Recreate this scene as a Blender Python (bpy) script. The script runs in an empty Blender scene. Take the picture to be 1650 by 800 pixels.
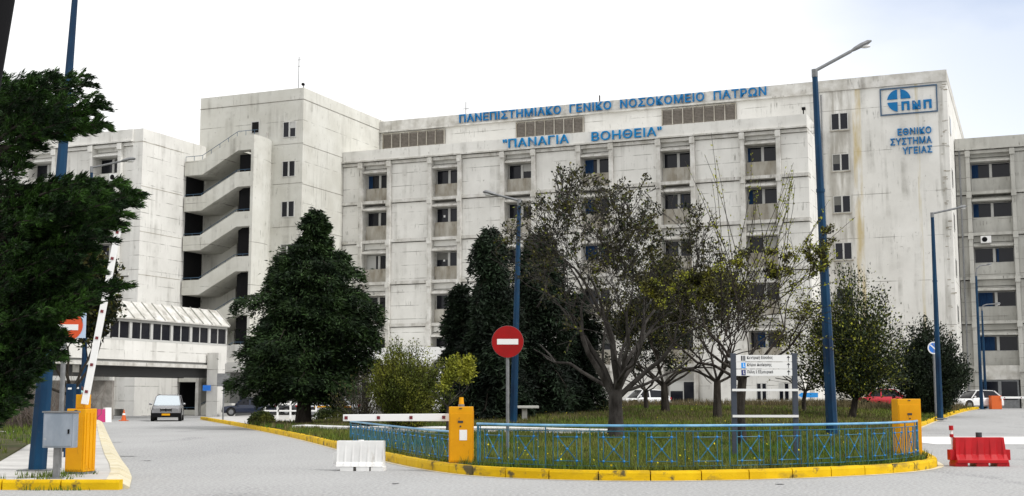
import bpy, bmesh, math, random
import numpy as np
from mathutils import Vector, Matrix
from mathutils.geometry import delaunay_2d_cdt
R = math.radians
random.seed(7)
rng = np.random.default_rng(11)
S = bpy.context.scene
COL = S.collection

# ------------------------------------------------------------------ camera, sky, sun, exposure
F_PX, HOR, EYE = 2030.0, 639.0, 1.6
PITCH = math.atan((HOR - 400) / F_PX)
cam_d = bpy.data.cameras.new('camera'); cam = bpy.data.objects.new('camera', cam_d); COL.objects.link(cam)
cam_d.sensor_width = 36; cam_d.lens = F_PX / 1650 * 36
cam_d.clip_start = 0.1; cam_d.clip_end = 6000
cam.location = (0, 0, EYE); cam.rotation_euler = (R(90) + PITCH, 0, 0)
S.camera = cam
SUN_AZ, SUN_EL = R(118), R(48)          # azimuth clockwise from +Y
W = bpy.data.worlds.new('World'); S.world = W; W.use_nodes = True
nt = W.node_tree; nt.nodes.clear()
def wn(t, **k):
    n = nt.nodes.new(t)
    for a, b in k.items(): setattr(n, a, b)
    return n
wo = wn('ShaderNodeOutputWorld'); bg = wn('ShaderNodeBackground'); sky = wn('ShaderNodeTexSky')
sky.sky_type = 'NISHITA'; sky.sun_disc = False; sky.sun_elevation = SUN_EL; sky.sun_rotation = SUN_AZ
sky.air_density = 1.0; sky.dust_density = 1.5
tc = wn('ShaderNodeTexCoord'); mp = wn('ShaderNodeMapping'); mp.inputs['Scale'].default_value = (1.0, 1.0, 2.6)
nz = wn('ShaderNodeTexNoise'); nz.inputs['Scale'].default_value = 1.7; nz.inputs['Detail'].default_value = 7
nz.inputs['Roughness'].default_value = 0.55
cr = wn('ShaderNodeValToRGB'); cr.color_ramp.elements[0].position = 0.36; cr.color_ramp.elements[1].position = 0.60
cr.color_ramp.elements[0].color = (0, 0, 0, 1); cr.color_ramp.elements[1].color = (1, 1, 1, 1)
# gap in the cloud deck: direction towards the upper right
dt = wn('ShaderNodeVectorMath', operation='DOT_PRODUCT'); dt.inputs[1].default_value = Vector((0.43, 0.85, 0.34)).normalized()
mr = wn('ShaderNodeMapRange'); mr.inputs['From Min'].default_value = 0.960; mr.inputs['From Max'].default_value = 0.996
mr.inputs['To Min'].default_value = 0.0; mr.inputs['To Max'].default_value = 0.85
nm = wn('ShaderNodeVectorMath', operation='NORMALIZE')
mul = wn('ShaderNodeMath', operation='SUBTRACT'); mul.use_clamp = True
add = wn('ShaderNodeMath', operation='MULTIPLY'); 
ad2 = wn('ShaderNodeMath', operation='ADD'); ad2.use_clamp = True
mix = wn('ShaderNodeMix', data_type='RGBA')
CLOUD = 9.0
mix.inputs['B'].default_value = (CLOUD, CLOUD * 1.0, CLOUD * 1.0, 1)
L = nt.links.new
L(tc.outputs['Generated'], mp.inputs[0]); L(mp.outputs[0], nz.inputs['Vector']); L(nz.outputs['Fac'], cr.inputs[0])
L(tc.outputs['Generated'], nm.inputs[0]); L(nm.outputs[0], dt.inputs[0]); L(dt.outputs['Value'], mr.inputs['Value'])
inv = wn('ShaderNodeMath', operation='SUBTRACT'); inv.inputs[0].default_value = 1.0
L(mr.outputs[0], inv.inputs[1])
half = wn('ShaderNodeMath', operation='MULTIPLY'); half.inputs[1].default_value = 0.45
L(cr.outputs[0], half.inputs[0])
L(inv.outputs[0], ad2.inputs[0]); 
m3 = wn('ShaderNodeMath', operation='MULTIPLY'); L(half.outputs[0], m3.inputs[0]); L(mr.outputs[0], m3.inputs[1]); L(m3.outputs[0], ad2.inputs[1])
skd = wn('ShaderNodeVectorMath', operation='MULTIPLY'); skd.inputs[1].default_value = (0.86, 1.02, 1.22); L(sky.outputs[0], skd.inputs[0])
L(ad2.outputs[0], mix.inputs['Factor']); L(skd.outputs[0], mix.inputs['A']); L(mix.outputs['Result'], bg.inputs['Color'])
bg.inputs['Strength'].default_value = 0.088
L(bg.outputs[0], wo.inputs[0])
sd = bpy.data.lights.new('sun', 'SUN'); sun = bpy.data.objects.new('sun', sd); COL.objects.link(sun)
sd.energy = 1.5; sd.angle = R(10); sd.color = (1, 0.98, 0.95)
sdir = Vector((math.sin(SUN_AZ) * math.cos(SUN_EL), math.cos(SUN_AZ) * math.cos(SUN_EL), math.sin(SUN_EL)))
sun.rotation_euler = sdir.to_track_quat('Z', 'Y').to_euler()
S.view_settings.view_transform = 'Standard'; S.view_settings.look = 'None'
S.view_settings.gamma = 1; S.view_settings.use_curve_mapping = False
S.view_settings.exposure = 0.66

# ------------------------------------------------------------------ measuring helpers (photo survey -> metres)
CP, SP = math.cos(PITCH), math.sin(PITCH)
def ray(px, py):
    b = 400 - py
    return ((px - 825), F_PX * CP - b * SP, F_PX * SP + b * CP)
def atY(px, py, Y):
    d = ray(px, py); t = Y / d[1]
    return d[0] * t, EYE + d[2] * t
def X(px, Y): return (px - 825) / F_PX * Y * 1.0
def Z(py, Y): return atY(825, py, Y)[1]
TH = R(22.3)
UX, UY = math.cos(TH), -math.sin(TH); NX, NY = math.sin(TH), math.cos(TH)
OB = (-12.41, 113.0)
def world_of(s, w): return (OB[0] + UX * s + NX * w, OB[1] + UY * s + NY * w)
def s_at(px, w, py=639):
    d = ray(px, py); ox, oy = OB[0] + NX * w, OB[1] + NY * w

    return (ox * d[1] - oy * d[0]) / (UY * d[0] - UX * d[1])
def sm(v, a, b):
    t = min(1, max(0, (v - a) / (b - a))); return t * t * (3 - 2 * t)

# ------------------------------------------------------------------ mesh helpers
class MB:
    def __init__(s): s.v = []; s.f = []
    def add(s, vs, fs):
        o = len(s.v); s.v += [tuple(p) for p in vs]; s.f += [tuple(i + o for i in f) for f in fs]; return s
    def box(s, x0, x1, y0, y1, z0, z1):
        return s.add([(x0, y0, z0), (x1, y0, z0), (x1, y1, z0), (x0, y1, z0), (x0, y0, z1), (x1, y0, z1), (x1, y1, z1), (x0, y1, z1)],
                     [(0, 3, 2, 1), (4, 5, 6, 7), (0, 1, 5, 4), (1, 2, 6, 5), (2, 3, 7, 6), (3, 0, 4, 7)])
    def tube(s, p0, p1, r0, r1=None, n=10, cap=True):
        r1 = r0 if r1 is None else r1
        p0, p1 = Vector(p0), Vector(p1); d = (p1 - p0)
        if d.length < 1e-6: return s
        d.normalize(); a = d.orthogonal().normalized(); b = d.cross(a)
        vs = []
        for p, r in ((p0, r0), (p1, r1)):
            for i in range(n):
                t = 2 * math.pi * i / n; vs.append(p + a * (r * math.cos(t)) + b * (r * math.sin(t)))
        fs = [(i, (i + 1) % n, n + (i + 1) % n, n + i) for i in range(n)]
        if cap: fs += [tuple(range(n - 1, -1, -1)), tuple(range(n, 2 * n))]
        return s.add(vs, fs)
    def path(s, pts, rad, n=8):
        for i in range(len(pts) - 1):
            r0 = rad[i] if isinstance(rad, (list, tuple)) else rad
            r1 = rad[i + 1] if isinstance(rad, (list, tuple)) else rad
            s.tube(pts[i], pts[i + 1], r0, r1, n)
        return s
    def beam(s, p0, p1, w, h):
        """rectangular bar, w horizontal across, h vertical-ish"""
        p0, p1 = Vector(p0), Vector(p1); d = (p1 - p0).normalized()
        up = Vector((0, 0, 1)) if abs(d.z) < 0.9 else Vector((0, 1, 0))
        a = d.cross(up).normalized(); b = a.cross(d)
        vs = [p + a * (sx * w / 2) + b * (sz * h / 2) for p in (p0, p1) for sx, sz in ((-1, -1), (1, -1), (1, 1), (-1, 1))]
        return s.add(vs, [(0, 1, 2, 3), (7, 6, 5, 4), (0, 4, 5, 1), (1, 5, 6, 2), (2, 6, 7, 3), (3, 7, 4, 0)])
    def prism(s, poly, y0, y1, axis='y'):
        """poly of (a,b) extruded; axis y -> (a,y,b); axis x -> (x,a,b); axis z -> (a,b,z)"""
        f = {'y': lambda a, b, t: (a, t, b), 'x': lambda a, b, t: (t, a, b), 'z': lambda a, b, t: (a, b, t)}[axis]
        n = len(poly)
        vs = [f(a, b, y0) for a, b in poly] + [f(a, b, y1) for a, b in poly]
        return s.add(vs, [tuple(range(n)), tuple(range(2 * n - 1, n - 1, -1))] + [(i, n + i, n + (i + 1) % n, (i + 1) % n) for i in range(n)])
    def loft(s, rings, cap=True):
        n = len(rings[0]); vs = [p for r in rings for p in r]; fs = []
        for k in range(len(rings) - 1):
            for i in range(n):
                a, b = k * n + i, k * n + (i + 1) % n
                fs.append((a, b, b + n, a + n))
        if cap: fs += [tuple(range(n - 1, -1, -1)), tuple(range((len(rings) - 1) * n, len(rings) * n))]
        return s.add(vs, fs)
    def disc(s, c, r, y, n=28, axis='y', th=0.02):
        pts = [(c[0] + r * math.cos(2 * math.pi * i / n), c[1] + r * math.sin(2 * math.pi * i / n)) for i in range(n)]
        return s.prism(pts, y, y + th, axis)
    def ellipsoid(s, c, r, n=12, m=8):
        rings = []
        for j in range(1, m):
            t = math.pi * j / m
            rings.append([(c[0] + r[0] * math.sin(t) * math.cos(2 * math.pi * i / n), c[1] + r[1] * math.sin(t) * math.sin(2 * math.pi * i / n), c[2] - r[2] * math.cos(t)) for i in range(n)])
        return s.loft(rings)
    def build(s, name, mat, parent=None, bevel=0, smooth=False):
        me = bpy.data.meshes.new(name); me.from_pydata(s.v, [], s.f)
        bm = bmesh.new(); bm.from_mesh(me)
        bmesh.ops.recalc_face_normals(bm, faces=bm.faces)
        if bevel:
            bmesh.ops.bevel(bm, geom=[e for e in bm.edges if len(e.link_faces) == 2 and e.calc_face_angle(0) > 0.5], offset=bevel, segments=2, affect='EDGES', profile=0.5)
        if smooth:
            for f in bm.faces: f.smooth = True
            for e in bm.edges:
                if len(e.link_faces) == 2 and e.calc_face_angle(0) > R(38): e.smooth = False
        bm.to_mesh(me); bm.free()
        me.materials.append(mat)
        o = bpy.data.objects.new(name, me); COL.objects.link(o)
        if parent is not None: o.parent = parent
        return o
def tag(o, label=None, cat=None, group=None, kind=None):
    if label: o['label'] = label
    if cat: o['category'] = cat
    if group: o['group'] = group
    if kind: o['kind'] = kind
    return o
def empty(name, loc, rz=0, label=None, cat=None, group=None):
    o = bpy.data.objects.new(name, None); COL.objects.link(o); o.empty_display_size = 0.3
    o.location = loc; o.rotation_euler = (0, 0, rz)
    return tag(o, label, cat, group)
def copy_tree(o, parent=None):
    c = o.copy(); COL.objects.link(c)
    if parent is not None: c.parent = parent
    for ch in [q for q in COL.objects if q.parent == o]: copy_tree(ch, c)
    return c
def text(name, body, mat, parent, x0, x1, z0, z1, y, depth=0.05, bold=0.0, align='FIT'):
    """raised lettering lying in the local XZ plane, facing -Y, fitted to a rectangle"""
    cu = bpy.data.curves.new(name, 'FONT'); cu.body = body; cu.extrude = 0.5; cu.offset = bold; cu.resolution_u = 3
    if bold: cu.space_character = 1.0 + bold * 6
    to = bpy.data.objects.new(name, cu); COL.objects.link(to)
    bpy.context.view_layer.update()
    me = bpy.data.meshes.new_from_object(to.evaluated_get(bpy.context.evaluated_depsgraph_get()))
    bpy.data.objects.remove(to); bpy.data.curves.remove(cu)
    co = np.array([v.co[:] for v in me.vertices]); mn, mx = co.min(0), co.max(0)
    sx = (x1 - x0) / (mx[0] - mn[0]); sz = (z1 - z0) / (mx[1] - mn[1])
    for v in me.vertices:
        c = v.co; tz = (c[2] - mn[2]) / max(1e-6, mx[2] - mn[2])
        v.co = (x0 + (c[0] - mn[0]) * sx, y - tz * depth, z0 + (c[1] - mn[1]) * sz)
    me.materials.clear(); me.materials.append(mat); me.name = name
    o = bpy.data.objects.new(name, me); COL.objects.link(o); o.parent = parent
    return o

# ------------------------------------------------------------------ materials
def mat(name, base, rough=0.6, metal=0.0, spec=0.5, var=None, scale=3.0, bump=0.0, bscale=30.0, coord='Object', stretch=(1, 1, 1), extra=None, island=0.0, detail=6.0, lo=0.35, hi=0.65):
    m = bpy.data.materials.new(name); m.use_nodes = True; t = m.node_tree; nd = t.nodes; lk = t.links.new
    b = nd['Principled BSDF']; b.inputs['Roughness'].default_value = rough; b.inputs['Metallic'].default_value = metal
    b.inputs['Specular IOR Level'].default_value = spec
    b.inputs['Base Color'].default_value = (*base, 1)
    cur = None
    def noise(sc, st, det=detail):
        c = nd.new('ShaderNodeTexCoord'); mpn = nd.new('ShaderNodeMapping'); mpn.inputs['Scale'].default_value = st
        n = nd.new('ShaderNodeTexNoise'); n.inputs['Scale'].default_value = sc; n.inputs['Detail'].default_value = det
        n.inputs['Roughness'].default_value = 0.6
        lk(c.outputs[coord], mpn.inputs[0]); lk(mpn.outputs[0], n.inputs['Vector']); return n.outputs['Fac']
    def ramp(fac, a, bb):
        r = nd.new('ShaderNodeMapRange'); r.inputs['From Min'].default_value = a; r.inputs['From Max'].default_value = bb
        lk(fac, r.inputs['Value']); return r.outputs[0]
    def mixc(fac, a, c, mode='MIX'):
        x = nd.new('ShaderNodeMix'); x.data_type = 'RGBA'; x.blend_type = mode
        if isinstance(fac, (int, float)): x.inputs['Factor'].default_value = fac
        else: lk(fac, x.inputs['Factor'])
        for k, q in (('A', a), ('B', c)):
            if isinstance(q, tuple): x.inputs[k].default_value = (*q, 1)
            else: lk(q, x.inputs[k])
        return x.outputs['Result']
    if var is not None:
        cur = mixc(ramp(noise(scale, stretch), lo, hi), base, var)
    if extra: cur = extra(nd, lk, noise, ramp, mixc, cur if cur is not None else base)
    if island:
        g = nd.new('ShaderNodeNewGeometry'); r = nd.new('ShaderNodeMapRange')
        r.inputs['To Min'].default_value = 1 - island; r.inputs['To Max'].default_value = 1 + island
        lk(g.outputs['Random Per Island'], r.inputs['Value'])
        h = nd.new('ShaderNodeVectorMath'); h.operation = 'SCALE'
        if cur is None: h.inputs[0].default_value = base
        else: lk(cur, h.inputs[0])
        lk(r.outputs[0], h.inputs['Scale']); cur = h.outputs[0]
    if cur is not None: lk(cur, b.inputs['Base Color'])
    if bump:
        bp = nd.new('ShaderNodeBump'); bp.inputs['Strength'].default_value = bump; bp.inputs['Distance'].default_value = 0.02
        lk(noise(bscale, (1, 1, 1), 8), bp.inputs['Height']); lk(bp.outputs[0], b.inputs['Normal'])
    return m
def wall_extra(joint=1.2, streak=(0.20, 0.19, 0.16), amt=0.75, rust=None, band=None):
    def f(nd, lk, noise, ramp, mixc, cur):
        # vertical dirt streaks with their own shape
        n1 = ramp(noise(1.0, (1.6, 1.6, 0.10), 7), 0.50, 0.74)
        n2 = ramp(noise(1.0, (0.35, 0.35, 0.5), 5), 0.42, 0.66)
        mm = nd.new('ShaderNodeMath'); mm.operation = 'MULTIPLY'; lk(n1, mm.inputs[0]); lk(n2, mm.inputs[1])
        m2 = nd.new('ShaderNodeMath'); m2.operation = 'MULTIPLY'; m2.inputs[1].default_value = amt; lk(mm.outputs[0], m2.inputs[0])
        cur = mixc(m2.outputs[0], cur, streak)
        d1 = ramp(noise(1.0, (5.5, 5.5, 0.7), 6), 0.56, 0.70); d2 = ramp(noise(1.0, (0.5, 0.5, 1.3), 4), 0.50, 0.62)
        md = nd.new('ShaderNodeMath'); md.operation = 'MULTIPLY'; lk(d1, md.inputs[0]); lk(d2, md.inputs[1])
        md2 = nd.new('ShaderNodeMath'); md2.operation = 'MULTIPLY'; md2.inputs[1].default_value = min(0.8, amt * .85); lk(md.outputs[0], md2.inputs[0])
        cur = mixc(md2.outputs[0], cur, (streak[0] * .6, streak[1] * .6, streak[2] * .6))
        # board-marked horizontal joints
        c = nd.new('ShaderNodeTexCoord'); sp = nd.new('ShaderNodeSeparateXYZ'); lk(c.outputs['Object'], sp.inputs[0])
        dv = nd.new('ShaderNodeMath'); dv.operation = 'DIVIDE'; dv.inputs[1].default_value = joint; lk(sp.outputs['Z'], dv.inputs[0])
        fr = nd.new('ShaderNodeMath'); fr.operation = 'FRACT'; lk(dv.outputs[0], fr.inputs[0])
        lt = nd.new('ShaderNodeMath'); lt.operation = 'LESS_THAN'; lt.inputs[1].default_value = 0.05 / joint; lk(fr.outputs[0], lt.inputs[0])
        brk = ramp(noise(1.0, (0.6, 0.6, 1.5), 4), 0.44, 0.58)
        m4 = nd.new('ShaderNodeMath'); m4.operation = 'MULTIPLY'; lk(lt.outputs[0], m4.inputs[0]); lk(brk, m4.inputs[1])
        m5 = nd.new('ShaderNodeMath'); m5.operation = 'MULTIPLY'; m5.inputs[1].default_value = 0.75; lk(m4.outputs[0], m5.inputs[0])
        cur = mixc(m5.outputs[0], cur, (0.14, 0.13, 0.11))
        # flaked patches
        sp1 = ramp(noise(2.2, (1, 1, 1), 8), 0.68, 0.72)
        m6 = nd.new('ShaderNodeMath'); m6.operation = 'MULTIPLY'; m6.inputs[1].default_value = 0.5; lk(sp1, m6.inputs[0])
        cur = mixc(m6.outputs[0], cur, (0.22, 0.20, 0.17))
        if band:  # stained column of the wall: (x centre, half width, colour, strength)
            for bx, hw, colr, st in band:
                sb = nd.new('ShaderNodeMath'); sb.operation = 'SUBTRACT'; sb.inputs[1].default_value = bx; lk(sp.outputs['X'], sb.inputs[0])
                ab = nd.new('ShaderNodeMath'); ab.operation = 'ABSOLUTE'; lk(sb.outputs[0], ab.inputs[0])
                r1 = nd.new('ShaderNodeMapRange'); r1.inputs['From Min'].default_value = hw * 1.15; r1.inputs['From Max'].default_value = hw * 0.75
                lk(ab.outputs[0], r1.inputs['Value'])
                nn = ramp(noise(1.0, (2.5, 2.5, 0.35), 7), 0.36, 0.62)
                q = nd.new('ShaderNodeMath'); q.operation = 'MULTIPLY'; lk(r1.outputs[0], q.inputs[0]); lk(nn, q.inputs[1])
                q2 = nd.new('ShaderNodeMath'); q2.operation = 'MULTIPLY'; q2.inputs[1].default_value = st; lk(q.outputs[0], q2.inputs[0])
                cur = mixc(q2.outputs[0], cur, colr)
        return cur
    return f
M = {}
M['wall'] = mat('white_plaster', (0.64, 0.63, 0.595), 0.85, spec=0.2, var=(0.75, 0.74, 0.705), scale=0.35, bump=0.25, bscale=8, extra=wall_extra())
M['wall_tower'] = mat('stained_white_plaster', (0.64, 0.63, 0.595), 0.85, spec=0.2, var=(0.75, 0.74, 0.705), scale=0.35, bump=0.25, bscale=8,
                      extra=wall_extra(3.65, band=[(40.35, 1.05, (0.30, 0.28, 0.24), 0.75), (41.75, 0.35, (0.50, 0.40, 0.20), 0.85), (46.6, 0.13, (0.50, 0.42, 0.22), 0.6), (48.45, 0.22, (0.20, 0.19, 0.16), 0.5)]))
M['wall_cream'] = mat('cream_plaster', (0.52, 0.51, 0.46), 0.85, spec=0.2, var=(0.62, 0.615, 0.57), scale=0.4, bump=0.25, bscale=8, extra=wall_extra(3.65))
M['concrete'] = mat('weathered_concrete', (0.44, 0.425, 0.385), 0.9, spec=0.2, var=(0.66, 0.65, 0.62), scale=1.2, bump=0.3, bscale=12, extra=wall_extra(50, amt=1.0, streak=(0.12, 0.105, 0.085)))
M['stained'] = mat('rain_stained_concrete', (0.28, 0.25, 0.20), 0.9, spec=0.2, var=(0.48, 0.46, 0.41), scale=1.0, stretch=(1.5, 1.5, 0.5), extra=wall_extra(50, amt=0.9, streak=(0.13, 0.11, 0.08)))
M['grey_wall'] = mat('grey_render', (0.38, 0.375, 0.345), 0.9, spec=0.2, var=(0.52, 0.515, 0.48), scale=0.8, stretch=(1, 1, 0.3), extra=wall_extra(1.2, amt=0.8, streak=(0.10, 0.09, 0.07)))
M['grey_dark'] = mat('shaded_grey_render', (0.20, 0.20, 0.195), 0.9, spec=0.2, var=(0.26, 0.26, 0.25), scale=0.8)  # shade of recesses and bridge deck put into a darker grey
M['louver'] = mat('brown_louver', (0.20, 0.18, 0.155), 0.8, var=(0.28, 0.25, 0.22), scale=4)
M['glass'] = mat('window_glass', (0.008, 0.009, 0.014), 0.08, spec=0.28)
M['frame'] = mat('white_window_frame', (0.50, 0.50, 0.48), 0.5)
M['dark'] = mat('dark_interior', (0.012, 0.012, 0.013), 0.9, spec=0.1)  # near-black colour standing in for the shade inside openings
M['curtain_b'] = mat('blue_curtain', (0.018, 0.055, 0.13), 0.9, spec=0.1, var=(0.008, 0.02, 0.06), scale=8, stretch=(4, 1, 0.2))
M['blind'] = mat('grey_roller_blind', (0.16, 0.16, 0.15), 0.9, spec=0.1)
M['curtain_w'] = mat('pale_curtain', (0.5, 0.5, 0.48), 0.9, spec=0.1)
M['letter'] = mat('blue_letter_paint', (0.004, 0.13, 0.33), 0.5, spec=0.2, var=(0.008, 0.17, 0.42), scale=1.5)
M['letter2'] = mat('bright_blue_letter_paint', (0.002, 0.20, 0.47), 0.5, spec=0.2)
M['frameblue'] = mat('dark_blue_trim', (0.04, 0.09, 0.16), 0.5)
M['rail_b'] = mat('blue_handrail', (0.04, 0.09, 0.15), 0.5)
M['asphalt'] = mat('pale_worn_asphalt', (0.27, 0.27, 0.268), 0.95, spec=0.15, var=(0.33, 0.33, 0.328), scale=0.16, bump=0.5, bscale=60,
    extra=lambda nd, lk, noise, ramp, mixc, cur: mixc(ramp(noise(16.0, (1, 1, 1), 10), 0.42, 0.60), mixc(ramp(noise(0.35, (1, 0.5, 1), 7), 0.60, 0.66), mixc(ramp(noise(0.25, (1, 0.18, 1), 5), 0.48, 0.70), cur, (0.23, 0.23, 0.232)), (0.20, 0.20, 0.202)), (0.42, 0.42, 0.418)))
M['paving'] = mat('pale_concrete_paving', (0.40, 0.39, 0.375), 0.9, spec=0.2, var=(0.52, 0.51, 0.49), scale=0.8, bump=0.3, bscale=20)
M['yellow_kerb'] = mat('yellow_kerb_paint', (0.58, 0.36, 0.001), 0.7, spec=0.2, var=(0.70, 0.45, 0.003), scale=2.0, bump=0.4, bscale=25,
    extra=lambda nd, lk, noise, ramp, mixc, cur: mixc(ramp(noise(3.0, (1, 1, 1.2), 9), 0.57, 0.66), mixc(ramp(noise(1.1, (1, 1, 3), 8), 0.55, 0.70), cur, (0.34, 0.22, 0.02)), (0.10, 0.08, 0.035)))
M['cream_kerb'] = mat('faded_cream_kerb_paint', (0.54, 0.47, 0.30), 0.85, spec=0.2, var=(0.62, 0.58, 0.46), scale=2.0, bump=0.4, bscale=25,
    extra=lambda nd, lk, noise, ramp, mixc, cur: mixc(ramp(noise(5.0, (1, 1, 1), 8), 0.62, 0.70), cur, (0.3, 0.27, 0.2)))
M['whiteline'] = mat('white_road_paint', (0.78, 0.78, 0.77), 0.8, var=(0.70, 0.70, 0.68), scale=5)
M['soil'] = mat('lawn_soil', (0.035, 0.048, 0.012), 0.95, spec=0.1, var=(0.075, 0.065, 0.035), scale=0.5, bump=0.8, bscale=10)
M['grass'] = mat('grass_blade', (0.060, 0.115, 0.012), 0.7, spec=0.15, var=(0.15, 0.16, 0.035), scale=0.22, island=0.55)
M['dry'] = mat('dry_grass_blade', (0.14, 0.11, 0.06), 0.8, spec=0.1, var=(0.09, 0.08, 0.04), scale=0.5, island=0.5)
M['flower'] = mat('yellow_petal', (0.75, 0.62, 0.02), 0.6, spec=0.1)
M['pole_b'] = mat('blue_pole_paint', (0.002, 0.016, 0.046), 0.5, spec=0.2, var=(0.004, 0.045, 0.105), scale=1.5, stretch=(1, 1, 0.3),
    extra=lambda nd, lk, noise, ramp, mixc, cur: mixc(ramp(noise(7.0, (1, 1, 0.6), 8), 0.64, 0.70), cur, (0.05, 0.06, 0.07)))
M['fence_b'] = mat('blue_railing_paint', (0.010, 0.075, 0.13), 0.45, spec=0.3, var=(0.03, 0.15, 0.22), scale=4)
M['node_b'] = mat('bright_blue_paint', (0.005, 0.17, 0.48), 0.4)
M['toprail'] = mat('highlit_blue_rail_paint', (0.05, 0.24, 0.46), 0.3, var=(0.20, 0.42, 0.60), scale=2)  # highlights along the top rail put into its colour as pale blue
M['galv'] = mat('galvanised_steel', (0.15, 0.155, 0.16), 0.55, metal=0.2, var=(0.22, 0.225, 0.23), scale=6)
M['cabinet'] = mat('grey_cabinet_steel', (0.22, 0.26, 0.31), 0.45, metal=0.3, var=(0.32, 0.36, 0.42), scale=3, stretch=(1, 1, 0.4),
    extra=lambda nd, lk, noise, ramp, mixc, cur: mixc(ramp(noise(4.0, (1, 1, 1), 6), 0.64, 0.72), cur, (0.5, 0.5, 0.48)))
M['amber'] = mat('amber_box_paint', (0.62, 0.27, 0.001), 0.5, spec=0.2, var=(0.70, 0.33, 0.002), scale=1.5,
    extra=lambda nd, lk, noise, ramp, mixc, cur: mixc(ramp(noise(6.0, (1, 1, 0.35), 8), 0.64, 0.72), cur, (0.32, 0.15, 0.01)))
M['orange'] = mat('orange_paint', (0.62, 0.11, 0.01), 0.5)
M['white'] = mat('white_paint', (0.78, 0.78, 0.77), 0.5)
M['dirty_white'] = mat('dirty_white_plastic', (0.66, 0.66, 0.65), 0.5, var=(0.76, 0.76, 0.75), scale=3, bump=0.15, bscale=10,
    extra=lambda nd, lk, noise, ramp, mixc, cur: mixc(ramp(noise(5.0, (1, 1, 0.3), 8), 0.60, 0.74), cur, (0.42, 0.39, 0.34)))
M['redplastic'] = mat('red_plastic', (0.36, 0.002, 0.006), 0.45, spec=0.3, var=(0.46, 0.004, 0.009), scale=3,
    extra=lambda nd, lk, noise, ramp, mixc, cur: mixc(ramp(noise(5.0, (1, 1, 0.4), 8), 0.66, 0.74), cur, (0.20, 0.02, 0.02)))
M['redsign'] = mat('red_sign_face', (0.34, 0.004, 0.005), 0.6, spec=0.2, var=(0.26, 0.006, 0.006), scale=3)
M['orangered'] = mat('faded_orange_red_sign_face', (0.60, 0.07, 0.012), 0.5)
M['refl'] = mat('dark_red_reflector', (0.14, 0.006, 0.012), 0.3)
M['bluesign'] = mat('blue_sign_face', (0.01, 0.16, 0.62), 0.4)
M['navy'] = mat('navy_sign_face', (0.03, 0.04, 0.16), 0.5)
M['skyblue'] = mat('sky_blue_sign_face', (0.02, 0.32, 0.85), 0.5)
M['paleblue'] = mat('pale_blue_panel', (0.45, 0.56, 0.72), 0.5)
M['darkpost'] = mat('dark_slate_post', (0.035, 0.045, 0.065), 0.45)
M['black'] = mat('black_paint', (0.005, 0.005, 0.006), 0.8, spec=0.15)
M['ink'] = mat('black_sign_ink', (0.03, 0.03, 0.035), 0.7)
M['rubber'] = mat('tyre_rubber', (0.012, 0.012, 0.012), 0.85)
M['pink'] = mat('magenta_plastic', (0.45, 0.02, 0.14), 0.5)
M['bark'] = mat('dark_bark', (0.018, 0.015, 0.013), 0.95, spec=0.1, var=(0.055, 0.048, 0.040), scale=6, stretch=(1, 1, 0.25), bump=1.0, bscale=14)
M['bark_g'] = mat('grey_bark', (0.026, 0.023, 0.021), 0.95, spec=0.1, var=(0.085, 0.078, 0.072), scale=3, stretch=(1, 1, 0.4), bump=1.0, bscale=12)
def leafmat(n, a, b, isl=0.5, sc=0.8): return mat(n, a, 0.65, spec=0.2, var=b, scale=sc, island=isl, detail=3.0, lo=0.42, hi=0.62)
M['cedar'] = leafmat('cedar_needles', (0.007, 0.017, 0.006), (0.034, 0.066, 0.018), 0.6, 1.3)
M['cedar_near'] = leafmat('green_cedar_needles', (0.006, 0.020, 0.004), (0.032, 0.080, 0.010), 0.6, 2.2)
M['weeping'] = leafmat('dark_weeping_needles', (0.006, 0.012, 0.007), (0.018, 0.034, 0.015), 0.5, 0.7)
M['olive'] = leafmat('olive_leaves', (0.022, 0.023, 0.008), (0.075, 0.070, 0.018), 0.8, 1.0)
M['yellowleaf'] = leafmat('yellow_green_spring_leaves', (0.17, 0.19, 0.02), (0.30, 0.30, 0.03), 0.5, 1.0)
M['midleaf'] = leafmat('mid_green_leaves', (0.025, 0.042, 0.010), (0.095, 0.105, 0.018), 0.5, 1.2)
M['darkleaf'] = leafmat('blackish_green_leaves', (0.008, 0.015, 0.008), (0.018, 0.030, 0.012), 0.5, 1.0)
M['shrubleaf'] = leafmat('yellowish_shrub_leaves', (0.055, 0.075, 0.010), (0.16, 0.17, 0.02), 0.5, 0.8)

# ------------------------------------------------------------------ terrain
def gz(x, y):
    return sm(y, 62, 97) * (0.6 * sm(x, -8, 8)) 
def pave_z(x, y): return gz(x, y) + 0.13
def lawn_z(x, y):
    kx = 12.9 + (y - 42.5) * 0.416
    v = 0.15 + 0.72 * sm(y, 30, 84) * sm(x, -12, 5) * (1 - 0.8 * sm(x, kx - 8, kx - .5)) + 0.03 * math.sin(x * 0.9 + y * 0.31) * sm(y, 27, 36)
    return max(v, gz(x, y) + 0.15)
def grid_sheet(name, xs, ys, fz, m):
    vs = [(x, y, fz(x, y)) for y in ys for x in xs]; n = len(xs)
    fs = [(j * n + i, j * n + i + 1, (j + 1) * n + i + 1, (j + 1) * n + i) for j in range(len(ys) - 1) for i in range(n - 1)]
    me = bpy.data.meshes.new(name); me.from_pydata(vs, [], fs); me.materials.append(m)
    for p in me.polygons: p.use_smooth = True
    o = bpy.data.objects.new(name, me); COL.objects.link(o); o['kind'] = 'structure'; return o
fine = [i * 3.0 for i in range(-30, 41)]
xs = [-3000, -1200, -500, -200, -120] + fine + [150, 220, 500, 1200, 3000]
ys = [-3000, -800, -200, -60, -20] + [i * 3.0 for i in range(-2, 60)] + [220, 400, 1000, 3000]
grid_sheet('asphalt_road', xs, ys, gz, M['asphalt'])
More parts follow.
